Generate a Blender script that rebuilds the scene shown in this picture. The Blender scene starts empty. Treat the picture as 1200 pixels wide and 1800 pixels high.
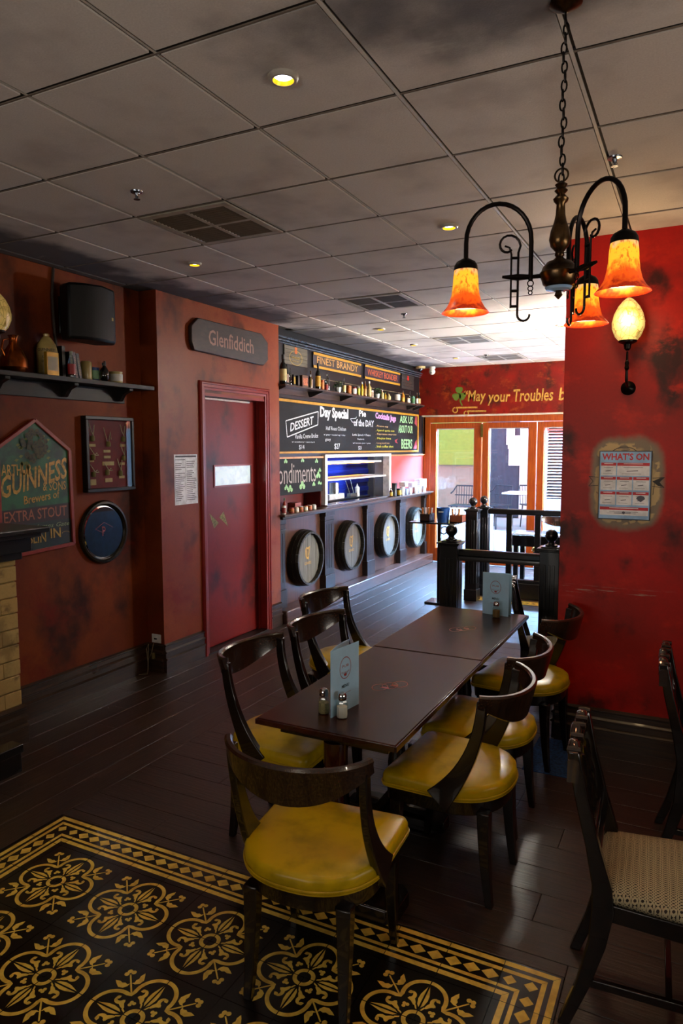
import bpy, math, random
from mathutils import Vector, Matrix
random.seed(7)
S = bpy.context.scene
COL = S.collection
PI = math.pi
# ---------------- camera, world, lights, exposure ----------------
EYE = Vector((0.0, 0.0, 1.88))
yaw, pit, rol = math.radians(26.829), math.radians(-5.176), math.radians(-0.088)
fwd = Vector((-math.sin(yaw)*math.cos(pit), math.cos(yaw)*math.cos(pit), math.sin(pit)))
rt0 = Vector((math.cos(yaw), math.sin(yaw), 0)); up0 = rt0.cross(fwd)
rt = rt0*math.cos(rol)+up0*math.sin(rol); up = up0*math.cos(rol)-rt0*math.sin(rol)
cd = bpy.data.cameras.new('camera'); cam = bpy.data.objects.new('camera', cd); COL.objects.link(cam)
cam.matrix_world = Matrix(((rt.x, up.x, -fwd.x, EYE.x), (rt.y, up.y, -fwd.y, EYE.y), (rt.z, up.z, -fwd.z, EYE.z), (0, 0, 0, 1)))
cd.sensor_fit = 'HORIZONTAL'; cd.sensor_width = 36; cd.lens = 36*1.23735/1.2; cd.clip_start = 0.02
S.camera = cam
S.view_settings.view_transform = 'Standard'; S.view_settings.look = 'None'
S.view_settings.gamma = 1.0; S.view_settings.use_curve_mapping = False
S.view_settings.exposure = 0.0
S.cycles.use_denoising = True
S.cycles.max_bounces = 8; S.cycles.diffuse_bounces = 4; S.cycles.glossy_bounces = 4
S.cycles.transmission_bounces = 6; S.cycles.transparent_max_bounces = 8
S.cycles.sample_clamp_indirect = 30.0; S.cycles.blur_glossy = 0.3
S.cycles.caustics_reflective = False; S.cycles.caustics_refractive = False
w = bpy.data.worlds.new('sky'); S.world = w; w.use_nodes = True
bg = w.node_tree.nodes['Background']; bg.inputs[0].default_value = (0.42, 0.66, 1.0, 1); bg.inputs[1].default_value = 4.6

def area(name, loc, rot, sx, sy, power, col):
    l = bpy.data.lights.new(name, 'AREA'); l.shape = 'RECTANGLE'; l.size = sx; l.size_y = sy
    l.energy = power; l.color = col
    o = bpy.data.objects.new(name, l); COL.objects.link(o); o.location = loc; o.rotation_euler = rot; return o
# area lamps added at assumed windows of the unseen right and rear walls
area('assumed_window_fill_right', (3.39, 1.6, 1.75), (0, PI/2+.8, 0), 1.6, 2.4, 105, (1.0, 0.9, 0.78))
area('assumed_window_fill_rear', (-1.6, -3.08, 1.9), (PI/2+.9, 0, 0), 2.6, 1.4, 140, (1.0, 0.92, 0.82))
area('assumed_bay_fill_sky', (3.38, 9.4, 2.0), (0, PI/2-.8, 0), .8, 2.8, 800, (0.62, 0.79, 1.0))
area('added_terrace_sky_fill', (-1.6, 11.45, 2.75), (-.95, 0, 0), 4.6, .7, 13000, (0.30, 0.56, 1.0))  # lamp added outside the glass doors to stand in for sky light
area('assumed_bay_fill_ground', (3.38, 9.4, 1.35), (0, PI/2+1.0, 0), .8, 2.8, 2700, (1.0, 0.93, 0.78))  # warm bay lamp added, aimed up at the far ceiling
sl = bpy.data.lights.new('sun', 'SUN'); sl.energy = 1.6; sl.color = (1, .9, .75); sl.angle = .01
so = bpy.data.objects.new('sun', sl); COL.objects.link(so); so.rotation_euler = Vector((-.45, .35, -.82)).to_track_quat('-Z', 'Y').to_euler()

# ---------------- helpers ----------------
def lin(h):
    if isinstance(h, str):
        h = [int(h[i:i+2], 16)/255 for i in (0, 2, 4)]
        return tuple((c/12.92 if c <= .04045 else ((c+.055)/1.055)**2.4) for c in h)+(1,)
    return tuple(h)+((1,) if len(h) == 3 else ())
class N:
    def __init__(s, name):
        s.m = bpy.data.materials.new(name); s.m.use_nodes = True; s.t = s.m.node_tree
        s.b = s.t.nodes['Principled BSDF']; s.o = s.t.nodes['Material Output']
    def n(s, ty, **kw):
        x = s.t.nodes.new(ty)
        for k, v in kw.items(): setattr(x, k, v)
        return x
    def l(s, a, b): s.t.links.new(a, b)
    def math(s, op, a, b=None, c=None, clamp=False):
        x = s.n('ShaderNodeMath', operation=op, use_clamp=clamp)
        for i, v in enumerate((a, b, c)):
            if v is None: continue
            if hasattr(v, 'links'): s.l(v, x.inputs[i])
            else: x.inputs[i].default_value = v
        return x.outputs[0]
    def mix(s, f, a, b, mode='MIX'):
        x = s.n('ShaderNodeMix', data_type='RGBA', blend_type=mode)
        for i, v in ((0, f), (6, a), (7, b)):
            if hasattr(v, 'links'): s.l(v, x.inputs[i])
            else: x.inputs[i].default_value = v if i == 0 else lin(v)
        return x.outputs[2]
    def pos(s, world):
        if world: return s.n('ShaderNodeNewGeometry').outputs['Position']
        return s.n('ShaderNodeTexCoord').outputs['Object']
    def noise(s, vec, scale, detail=4, sc=None, rough=.55):
        if sc:
            mp = s.n('ShaderNodeMapping'); mp.inputs['Scale'].default_value = sc; s.l(vec, mp.inputs[0]); vec = mp.outputs[0]
        x = s.n('ShaderNodeTexNoise'); s.l(vec, x.inputs['Vector']); x.inputs['Scale'].default_value = scale
        x.inputs['Detail'].default_value = detail; x.inputs['Roughness'].default_value = rough
        return x.outputs['Fac']
    def ramp(s, v, a, b): # smooth 0..1 between a and b
        x = s.n('ShaderNodeMapRange', interpolation_type='SMOOTHSTEP'); s.l(v, x.inputs[0])
        x.inputs[1].default_value = a; x.inputs[2].default_value = b; return x.outputs[0]
    def bump(s, h, st, dist=.01):
        x = s.n('ShaderNodeBump'); s.l(h, x.inputs['Height']); x.inputs['Strength'].default_value = st; x.inputs['Distance'].default_value = dist
        s.l(x.outputs[0], s.b.inputs['Normal'])
    def set(s, col=None, rough=None, metal=None, spec=None, coat=None, emi=None, es=0, trans=None, ior=None, alpha=None):
        I = s.b.inputs
        def p(k, v):
            if v is None: return
            if hasattr(v, 'links'): s.l(v, I[k])
            else: I[k].default_value = lin(v) if k in ('Base Color', 'Emission Color') else v
        p('Base Color', col); p('Roughness', rough); p('Metallic', metal); p('Specular IOR Level', spec); p('Coat Weight', coat)
        if emi is not None: p('Emission Color', emi); p('Emission Strength', es)
        p('Transmission Weight', trans); p('IOR', ior); p('Alpha', alpha); return s.m
CM = {}
def M(col, rough=.5, metal=0, var=.12, scale=14, bump=0, spec=.5, coat=0, trans=None, emi=None, es=0, col2=None, name=None):
    """plain painted / metal / plastic material with a little procedural mottling"""
    key = (str(col), rough, metal, var, scale, bump, spec, coat, trans, str(emi), es, str(col2))
    if key in CM: return CM[key]
    n = N(name or 'paint'); v = n.pos(False); f = n.noise(v, scale)
    c = lin(col); d = lin(col2) if col2 else tuple(x*(1-var*2.2) for x in c[:3])+(1,)
    n.set(n.mix(n.ramp(f, .38, .68), c[:3], d[:3]), rough, metal, spec, coat, emi, es, trans)
    if bump: n.bump(n.noise(v, scale*4), bump)
    CM[key] = n.m; return n.m

class MB:
    def __init__(s, mat=None): s.v = []; s.f = []; s.i = []; s.mats = [mat] if mat else []; s.c = 0; s.fr = None
    def m(s, mat):
        if mat not in s.mats: s.mats.append(mat)
        s.c = s.mats.index(mat); return s
    def frame(s, o, u, v, n): s.fr = (Vector(o), Vector(u), Vector(v), Vector(n)); return s
    def add(s, vs, fs):
        k = len(s.v)
        for p in vs:
            if s.fr: o, u, v, n = s.fr; p = o+u*p[0]+v*p[1]+n*p[2]
            s.v.append(tuple(p))
        for f in fs: s.f.append(tuple(k+a for a in f)); s.i.append(s.c)
        return s
    def box(s, a, b):
        x0, x1 = sorted((a[0], b[0])); y0, y1 = sorted((a[1], b[1])); z0, z1 = sorted((a[2], b[2]))
        return s.add([(x0, y0, z0), (x1, y0, z0), (x1, y1, z0), (x0, y1, z0), (x0, y0, z1), (x1, y0, z1), (x1, y1, z1), (x0, y1, z1)],
              [(0, 3, 2, 1), (4, 5, 6, 7), (0, 1, 5, 4), (1, 2, 6, 5), (2, 3, 7, 6), (3, 0, 4, 7)])
    def cb(s, c, d): return s.box([c[i]-d[i]/2 for i in range(3)], [c[i]+d[i]/2 for i in range(3)])
    def loft(s, rings, cap0=True, cap1=True, close=True):
        n = len(rings[0]); vs = [p for r in rings for p in r]; fs = []
        for k in range(len(rings)-1):
            for j in range(n if close else n-1):
                a = k*n+j; b = k*n+(j+1) % n; fs.append((a, b, b+n, a+n))
        if cap0: fs.append(tuple(range(n))[::-1])
        if cap1: fs.append(tuple(range((len(rings)-1)*n, len(rings)*n)))
        return s.add(vs, fs)
    def lathe(s, prof, c=(0, 0, 0), seg=20, ax='z', cap=True, sx=1, sy=1):
        rings = []
        for r, h in prof:
            ring = []
            for j in range(seg):
                a = 2*PI*j/seg; x, y = r*math.cos(a)*sx, r*math.sin(a)*sy
                p = (x, y, h) if ax == 'z' else ((h, x, y) if ax == 'x' else (y, h, x))
                ring.append((c[0]+p[0], c[1]+p[1], c[2]+p[2]))
            rings.append(ring)
        return s.loft(rings, cap, cap)
    def tube(s, pts, r, seg=8, closed=False, cap=True, flat=1.0):
        P = [Vector(p) for p in pts]; n = len(P); rings = []
        R = r if isinstance(r, (list, tuple)) else [r]*n; ref = None
        for i in range(n):
            a = P[(i-1) % n] if (closed or i > 0) else P[i]; b = P[(i+1) % n] if (closed or i < n-1) else P[i]
            t = (b-a).normalized()
            if ref is None: ref = Vector((0, 0, 1)) if abs(t.z) < .9 else Vector((1, 0, 0))
            u = (ref-t*ref.dot(t)).normalized(); w_ = t.cross(u); ref = u
            rings.append([P[i]+u*math.cos(2*PI*j/seg)*R[i]*flat+w_*math.sin(2*PI*j/seg)*R[i] for j in range(seg)])
        if closed: rings.append(rings[0]); cap = False
        return s.loft(rings, cap, cap)
    def prism(s, poly, z0, z1):
        a = 0
        for k in range(len(poly)):
            x0, y0 = poly[k]; x1, y1 = poly[(k+1) % len(poly)]; a += x0*y1-x1*y0
        if a < 0: poly = poly[::-1]
        return s.loft([[(x, y, z0) for x, y in poly], [(x, y, z1) for x, y in poly]])
    def poly(s, poly, z=0):
        a = 0
        for k in range(len(poly)):
            x0, y0 = poly[k]; x1, y1 = poly[(k+1) % len(poly)]; a += x0*y1-x1*y0
        if a < 0: poly = poly[::-1]
        return s.add([(x, y, z) for x, y in poly], [tuple(range(len(poly)))])
    def bar(s, a, b, wd, h0, h1):  # flat bar between 2 points in local uv plane
        ax, ay = a; bx, by = b; L = math.hypot(bx-ax, by-ay) or 1; nx, ny = -(by-ay)/L*wd/2, (bx-ax)/L*wd/2
        return s.prism([(ax+nx, ay+ny), (ax-nx, ay-ny), (bx-nx, by-ny), (bx+nx, by+ny)], h0, h1)
    def ring(s, c, r0, r1, z, seg=28, a0=0, a1=2*PI, ey=1):
        n = seg; vs = []; fs = []
        for k in range(n+1):
            a = a0+(a1-a0)*k/n
            vs += [(c[0]+r0*math.cos(a), c[1]+r0*math.sin(a)*ey, z), (c[0]+r1*math.cos(a), c[1]+r1*math.sin(a)*ey, z)]
        for k in range(n): fs.append((2*k, 2*k+1, 2*k+3, 2*k+2))
        return s.add(vs, fs)
    def text(s, body, x, y, w_=None, h=None, z=.001, ext=0.0, bold=.0, shear=0, align='L', rise=0, arch=0, sp=1):
        vs, fs = glyphs(body, bold, shear, sp)
        if not vs: return s
        x0 = min(v[0] for v in vs); x1 = max(v[0] for v in vs); y0 = min(v[1] for v in vs); y1 = max(v[1] for v in vs)
        sy = h/(y1-y0) if h else w_/(x1-x0); sx = w_/(x1-x0) if w_ else sy; W = (x1-x0)*sx
        ox = x if align == 'L' else x-W/2
        out = []
        for a, b in vs:
            u = (a-x0)*sx; t = u/W
            out.append((ox+u, y+(b-y0)*sy+rise*t+arch*4*t*(1-t), z))
        return s.add(out, fs)
TC = {}
def glyphs(body, bold, shear, sp):
    k = (body, bold, shear, sp)
    if k in TC: return TC[k]
    c = bpy.data.curves.new('t', 'FONT'); c.body = body; c.size = 1; c.offset = bold; c.shear = shear; c.space_character = sp; c.resolution_u = 2
    o = bpy.data.objects.new('t', c); COL.objects.link(o)
    dg = bpy.context.evaluated_depsgraph_get(); ev = o.evaluated_get(dg); me = ev.to_mesh()
    vs = [(v.co.x, v.co.y) for v in me.vertices]; fs = []
    for p in me.polygons:
        t = tuple(p.vertices)
        a = sum(vs[t[i]][0]*vs[t[(i+1) % len(t)]][1]-vs[t[(i+1) % len(t)]][0]*vs[t[i]][1] for i in range(len(t)))
        fs.append(t if a > 0 else t[::-1])
    ev.to_mesh_clear(); bpy.data.objects.remove(o); bpy.data.curves.remove(c)
    TC[k] = (vs, fs); return TC[k]

def tagit(o, label=None, cat=None, group=None, kind=None):
    if label: o['label'] = label
    if cat: o['category'] = cat
    if group: o['group'] = group
    if kind: o['kind'] = kind
    return o
def thing(name, label, cat, loc=(0, 0, 0), rz=0, group=None):
    o = bpy.data.objects.new(name, None); COL.objects.link(o); o.location = loc; o.rotation_euler = (0, 0, rz); o.empty_display_size = .1
    return tagit(o, label, cat, group)
def mesh(name, mb, sharp=35):
    me = bpy.data.meshes.new(name); me.from_pydata(mb.v, [], mb.f)
    for m_ in mb.mats: me.materials.append(m_)
    me.polygons.foreach_set('material_index', mb.i); me.polygons.foreach_set('use_smooth', [True]*len(mb.f))
    me.validate(); me.update(); me.set_sharp_from_angle(angle=math.radians(sharp)); return me
def part(name, mb, parent=None, bevel=0, label=None, world=True, sharp=35, kind=None, subs=0):
    off = Vector((0, 0, 0)); p = parent
    while p and world: off += p.location; p = p.parent
    if off.length: mb.v = [(v[0]-off.x, v[1]-off.y, v[2]-off.z) for v in mb.v]
    o = bpy.data.objects.new(name, mesh(name, mb, sharp)); COL.objects.link(o)
    if parent: o.parent = parent
    if bevel:
        b = o.modifiers.new('bevel', 'BEVEL'); b.width = bevel; b.segments = 2; b.limit_method = 'ANGLE'; b.angle_limit = math.radians(40)
    if subs: b = o.modifiers.new('sub', 'SUBSURF'); b.levels = subs; b.render_levels = subs
    if label: o['label'] = label
    if kind: o['kind'] = kind
    return o
def struct(name, mb, bevel=0, parent=None):
    o = part(name, mb, parent, bevel)
    if not parent: o['kind'] = 'structure'
    return o
def solo(name, mb, label, cat, loc, group=None, bevel=0, local=True):
    if not local: mb.v = [(v[0]-loc[0], v[1]-loc[1], v[2]-loc[2]) for v in mb.v]
    o = part(name, mb, None, bevel, world=False); o.location = loc; return tagit(o, label, cat, group)
def dup(o, loc, rz, label=None, group=None):
    def cp(a, par):
        c = a.copy(); COL.objects.link(c); c.parent = par
        for ch in a.children: cp(ch, c)
        return c
    r = cp(o, None); r.location = loc; r.rotation_euler = (0, 0, rz)
    if label: r['label'] = label
    if group: r['group'] = group
    return r
def inst(src, parent, loc, rz=0, name=None):   # another object on the same mesh
    o = bpy.data.objects.new(name or src.name.split('.')[0], src.data); COL.objects.link(o); o.parent = parent; o.location = loc; o.rotation_euler = (0, 0, rz)
    return o
X_, Y_, Z_ = (1, 0, 0), (0, 1, 0), (0, 0, 1)
def wallL(mb, x, y=0, z=0): return mb.frame((x, y, z), Y_, Z_, X_)          # walls facing +x : u=y v=z
def wallF(mb, y, x=0, z=0): return mb.frame((x, y, z), X_, Z_, (0, -1, 0))   # walls facing -y : u=x v=z
def topZ(mb, z, x=0, y=0): return mb.frame((x, y, z), X_, Y_, Z_)
# ---------------- wall, floor and ceiling materials ----------------
def wallpaint(name, base, c2, c3, c4, patch=False, sc=1.0, rough=.42):
    n = N(name); P = n.pos(True)
    a = n.ramp(n.noise(P, 1.5*sc, 6), .42, .68); b = n.ramp(n.noise(P, 2.9*sc, 5, (1, 1, .8)), .50, .68)
    c = n.ramp(n.noise(P, 4.2*sc, 6, (1, 1, 1.4), .65), .52, .74)
    col = n.mix(a, base, c2); col = n.mix(b, col, c3); col = n.mix(c, col, c4)
    fine = n.noise(P, 60, 3); col = n.mix(n.math('MULTIPLY', n.ramp(fine, .4, .8), .12), col, '1a0806')
    sx = n.n('ShaderNodeSeparateXYZ'); n.l(P, sx.inputs[0])
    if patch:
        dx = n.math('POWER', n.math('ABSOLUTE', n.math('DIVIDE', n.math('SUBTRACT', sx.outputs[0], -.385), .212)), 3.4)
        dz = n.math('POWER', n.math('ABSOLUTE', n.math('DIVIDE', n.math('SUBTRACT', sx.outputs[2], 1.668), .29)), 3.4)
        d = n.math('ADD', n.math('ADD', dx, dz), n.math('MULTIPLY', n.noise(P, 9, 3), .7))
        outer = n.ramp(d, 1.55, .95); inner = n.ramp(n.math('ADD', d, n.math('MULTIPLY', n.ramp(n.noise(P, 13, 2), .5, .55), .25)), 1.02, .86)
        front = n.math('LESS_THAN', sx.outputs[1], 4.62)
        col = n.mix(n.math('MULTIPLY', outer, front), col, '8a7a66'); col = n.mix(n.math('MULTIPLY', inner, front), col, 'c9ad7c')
        # scuffed line at chair-back height
        zz = n.ramp(n.math('ABSOLUTE', n.math('SUBTRACT', sx.outputs[2], .985)), .05, .0)
        sc_ = n.ramp(n.noise(P, 6, 4, (1, 1, 16)), .60, .66)
        col = n.mix(n.math('MULTIPLY', zz, n.math('MULTIPLY', sc_, .8)), col, 'b09080')
    n.set(col, rough, spec=.28 if rough < .5 else .2); n.bump(n.noise(P, 22, 5), .12, .004); return n.m
W_PILLAR = wallpaint('red_mottled_paint', '94180e', 'b8140a', '34110d', 'c4240e', True)
W_FAR = wallpaint('bright_red_mottled_paint', '70150a', '8c1408', '44180c', '94400f', False, 1.6)
W_ALCOVE = wallpaint('rust_mottled_paint', '66280a', '7e380e', '34130a', '6a1808', False, .6, .6)
W_DOORW = wallpaint('brick_red_paint', '84381a', '924824', '4a1c0e', '7c240e', False, .7, .42)
W_PINK = M('a44840', .4, var=.08, scale=3)
DARK = M('0b0a0b', .32, var=.2, scale=30, coat=.1)
BLACKWOOD = M('0c0908', .22, var=.25, scale=40, coat=.35)
WHITEP = M('dcdcd6', .5)

def wood(name, c1, c2, rough=.3, sc=(1.5, 22, 22), world=False, coat=0.0, rnd=0.0, bump=.15, spec=.5):
    n = N(name); P = n.pos(world)
    f = n.noise(P, 3.0, 6, sc, .62); g = n.noise(P, 1.3, 3)
    col = n.mix(n.ramp(f, .35, .68), c1, c2)
    if rnd:
        oi = n.n('ShaderNodeObjectInfo'); col = n.mix(n.math('MULTIPLY', oi.outputs['Random'], rnd), col, '000000')
    rr = n.math('ADD', n.math('MULTIPLY', g, .16), rough-.06)
    n.set(col, rr, spec=spec, coat=coat); n.bump(f, bump, .003); return n.m
FLOORW = wood('dark_floor_board', '20150f', '40291c', .35, rnd=.15, bump=.8, spec=.8)
ORANGE = wood('orange_timber', '8c380a', 'a85012', .35, (14, 14, 1.2), True)
PANEL = wood('brown_panel_timber', '3c2216', '52301f', .30, (10, 14, 1.6), True, coat=.2)
PILAST = wood('black_brown_timber', '181312', '26201f', .32, (14, 14, 2), True, coat=.1)
SKIRT = wood('brown_black_skirting', '24170f', '3e2816', .28, (1, 1, 30), True, coat=.2, bump=.05)
TABLEW = wood('worn_table_top', '220d06', '3c1c10', .24, (5, 3, 5), False, coat=0, bump=.05, spec=.3)
CHAIRW = wood('ebonised_chair_wood', '0a0605', '1c110b', .22, (12, 12, 12), False, coat=.4, bump=.04)
CHAIRWORN = wood('worn_chair_rail_wood', '150b07', '3a2415', .25, (30, 30, 60), False, coat=.35, bump=.05)
SIGNW = wood('sign_timber', '1c1311', '30221e', .45, (4, 4, 18), False)

def ceilmat():
    n = N('ceiling_tile_board'); P = n.pos(True); oi = n.n('ShaderNodeObjectInfo')
    col = n.mix(n.noise(P, 150, 3), 'e2dad2', 'c2b8b0')
    col = n.mix(n.ramp(n.noise(P, 2.2, 5), .45, .75), col, 'b4aaa4')
    sx = n.n('ShaderNodeSeparateXYZ'); n.l(P, sx.inputs[0])
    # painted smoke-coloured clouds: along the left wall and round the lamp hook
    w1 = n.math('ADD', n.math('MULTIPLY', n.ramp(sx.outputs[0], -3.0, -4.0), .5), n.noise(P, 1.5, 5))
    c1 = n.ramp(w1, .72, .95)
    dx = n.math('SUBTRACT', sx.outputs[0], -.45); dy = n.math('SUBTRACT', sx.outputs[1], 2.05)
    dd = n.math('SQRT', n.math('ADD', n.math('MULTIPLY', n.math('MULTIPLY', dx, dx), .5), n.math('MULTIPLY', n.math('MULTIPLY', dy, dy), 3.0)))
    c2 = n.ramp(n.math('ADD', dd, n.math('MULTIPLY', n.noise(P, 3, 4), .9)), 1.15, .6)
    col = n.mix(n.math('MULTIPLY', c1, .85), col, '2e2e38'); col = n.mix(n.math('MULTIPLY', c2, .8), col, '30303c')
    # pale wiped streaks
    st = n.ramp(n.noise(P, 1.7, 5, (1.2, 3.2, 1), .6), .62, .72)
    col = n.mix(n.math('MULTIPLY', st, .28), col, 'd8d2cc')
    n.set(col, .75, spec=.25); n.bump(n.noise(P, 130, 2), .25, .003); return n.m
CEIL = ceilmat(); TBAR = M('c6c0b6', .5, var=.06); GAP = M('100a08', .8)
BRICKP = wallpaint('cream_painted_brick', 'a88c54', 'b89c62', '8e7648', '6c5636', False, 2.2, .6)
MORTAR = M('9a8450', .8)
CHALKB = N('chalkboard'); _p = CHALKB.pos(True)
CHALKB = CHALKB.set(CHALKB.mix(CHALKB.ramp(CHALKB.noise(_p, 1.6, 5, (1, 1, 2.5)), .42, .8), '090a0c', '1a1c20'), .6, spec=.2)
GOLDF = M('b8862a', .35, .1, var=.08); GOLDP = M('d0a040', .5, 0, var=.2, scale=30)
CHALK = M('c9ccd2', .9, var=.15, scale=60); CHALKG = M('93bf8a', .9, var=.15, scale=60); CHALKP = M('b888b8', .9); CHALKY = M('c8c23a', .9); CHALKO = M('c9a470', .9); CHALKR = M('8c3038', .9)
def glassmat(name='window_glass', tint=(1, 1, 1, 1), refl=.10, rough=.02):
    n = N(name); tr = n.n('ShaderNodeBsdfTransparent'); tr.inputs[0].default_value = tint
    gl = n.n('ShaderNodeBsdfGlossy'); gl.inputs['Roughness'].default_value = rough
    mx = n.n('ShaderNodeMixShader'); lw = n.n('ShaderNodeLayerWeight'); lw.inputs['Blend'].default_value = .5
    n.l(n.math('ADD', n.math('MULTIPLY', n.math('POWER', lw.outputs['Facing'], 5), .7), refl*.5, clamp=True), mx.inputs[0]); n.l(tr.outputs[0], mx.inputs[1]); n.l(gl.outputs[0], mx.inputs[2])
    n.l(mx.outputs[0], n.o.inputs[0]); return n.m
GLASS = glassmat(); PANE_GLOW = M('c8d4d8', .15, emi='cfe0e8', es=.55)  # door pane glows by itself in place of light from behind

def whitebrick():
    n = N('white_painted_bricks'); P = n.pos(True); sx = n.n('ShaderNodeSeparateXYZ'); n.l(P, sx.inputs[0]); cb_ = n.n('ShaderNodeCombineXYZ'); n.l(sx.outputs[1], cb_.inputs[0]); n.l(sx.outputs[2], cb_.inputs[1])
    t_ = n.n('ShaderNodeTexBrick'); n.l(cb_.outputs[0], t_.inputs['Vector']); t_.inputs['Scale'].default_value = 4; t_.inputs['Color1'].default_value = lin('b8aca0'); t_.inputs['Color2'].default_value = lin('8c7a6c'); t_.inputs['Mortar'].default_value = lin('5c5048')
    n.set(n.mix(n.math('GREATER_THAN', sx.outputs[2], 2.55), '2a2220', t_.outputs['Color']), .7); return n.m
CEILZ = 3.15
# ---------------- the setting: walls ----------------
def wbox(name, a, b, mat, bevel=0): return struct(name, MB(mat).box(a, b), bevel)
wbox('floor', (-4.4, -3.1, -.12), (3.6, 11.3, -.012), M('0c0806', .5))
FLOOR = bpy.data.objects['floor']
wbox('ceiling', (-4.6, -3.1, CEILZ+.012), (3.6, 11.3, CEILZ+.12), M('5c554e', .8))
CEILING = bpy.data.objects['ceiling']
b = MB(W_ALCOVE).box((-4.4, -3.1, 0), (-4.11, 4.60, CEILZ)).box((-4.11, 4.48, 0), (-3.93, 4.60, CEILZ))
struct('wall_left', b)
b = MB(W_DOORW).box((-4.5, 4.60, 0), (-3.93, 5.07, CEILZ)).box((-4.5, 5.07, 2.37), (-3.93, 6.07, CEILZ)).box((-4.5, 6.07, 0), (-3.93, 6.33, CEILZ)).box((-4.06, 5.0, 0), (-4.5, 6.1, CEILZ))
b.box((-3.929, 4.4805, 0), (-3.94, 4.62, CEILZ)); b.m(M('16100c', .4)).box((-4.0, 5.06, 0), (-3.91, 6.08, .012))
struct('wall_left_doorway', b)
# bar side wall : dark upper, serving hatch, panelled dado
UPD = M('0e0f13', .35, var=.2, scale=8, coat=.1)
b = MB(UPD).box((-4.25, 6.33, 1.80), (-4.05, 11.05, CEILZ)); b.box((-4.25, 6.33, 1.765), (-4.05, 7.49, 1.80)).box((-4.25, 9.53, 1.765), (-4.05, 11.05, 1.80))
b.m(W_PINK).box((-4.25, 9.53, 1.16), (-4.052, 11.05, 1.765))
RED = M('5c120c', .4)
b.m(RED).box((-4.32, 6.33, 1.16), (-4.28, 7.5, 1.77)).box((-4.28, 7.46, 1.16), (-4.06, 7.49, 1.77))
b.m(PANEL).box((-4.32, 6.33, 0), (-4.05, 11.05, 1.16))
struct('wall_left_bar', b)
b = MB(W_FAR).box((-4.06, 10.78, 2.40), (3.6, 11.3, CEILZ)).m(M('d8c8a8', .6)).box((-4.0, 10.775, 2.385), (3.0, 11.0, 2.402))  # pale strip: the lit underside of the bulkhead put into the colour
WALLFAR = struct('wall_far', b)
b = MB(W_PILLAR).box((-.765, 4.58, 0), (3.6, 7.7, CEILZ)); b.m(whitebrick()).box((-.766, 5.05, 1.0), (-.70, 7.7, 2.7)).m(M('24405c', .3)).box((-.767, 5.05, .0), (-.70, 7.7, 1.0)); WALLP = struct('wall_right_pillar', b)  # front wall; its unseen depth added to keep bay light off the alcove
b = MB(whitebrick()).box((3.4, -3.1, 0), (3.6, 11.3, CEILZ)); struct('wall_right', b)
for nm, y0, y1 in (('assumed_window_1', .35, 2.85), ('assumed_window_2', 7.95, 10.75)):  # assumed windows, frames set around the added daylight lamps
    wt = tagit(thing(nm, None, None, (3.38, (y0+y1)/2, .9)), kind='structure'); b = MB(M('4a2412', .4)); b.box((3.34, y0, .88), (3.4, y1, .95)).box((3.34, y0, 2.55), (3.4, y1, 2.62)).box((3.34, y0, .95), (3.4, y0+.07, 2.55)).box((3.34, y1-.07, .95), (3.4, y1, 2.55)); part('window_frame', b, wt)
    for k in (1, 2): yy = y0+(y1-y0)*k/3; part('mullion', MB(M('4a2412', .4)).box((3.34, yy-.025, .95), (3.37, yy+.025, 2.55)), wt)
b = MB(M('6a4a3c', .7)).box((-4.4, -3.3, 0), (3.6, -3.1, CEILZ)); struct('wall_near', b)

# floor boards (two fields of boards: beside the wall they run lengthwise, elsewhere crosswise)
def board(L, Wd):
    b = MB(FLOORW); b.box((-L/2, -Wd/2, -.012), (L/2, Wd/2, 0)); return b
BW = .19
me0 = None
def put_board(cx, cy, L, rz):
    global me0
    k = 'b%.2f' % L
    if k not in BC:
        o = part('floor_board', board(L-.002, BW-.003), FLOOR, .0012, world=False); BC[k] = o; o.location = (cx, cy, 0); o.rotation_euler = (0, 0, rz); return
    o = BC[k].copy(); COL.objects.link(o); o.location = (cx, cy, 0); o.rotation_euler = (0, 0, rz)
BC = {}
r = 0; y = 0.62
while y < 10.95:
    yc = y+BW/2; x = -2.86 if yc > 2.45 else -.352
    if yc+BW/2 > 2.45 and yc-BW/2 < 2.45: yc_adj = yc
    x1 = .95; L = 1.3; first = L*(.45+.5*((r*37) % 10)/10)
    first = round(first/.26)*.26
    while x < x1-.1:
        l = min(first, x1-x); l = max(.26, round(l/.13)*.13); put_board(x+l/2, yc, l, 0); x += l; first = L
    y += BW; r += 1
r = 0; x = -2.86
while x > -4.05:
    xc = x-BW/2; y = 0.3+.3*(r % 3)
    while y < 10.9:
        put_board(xc, y+.78, 1.56, PI/2); y += 1.56
    x -= BW; r += 1

for k in range(2): part('floor_board', MB(FLOORW).box((-2.858+1.254*k, 2.4545, -.012), (-1.606+1.254*k, 2.517, 0)), FLOOR, .0012)
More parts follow.
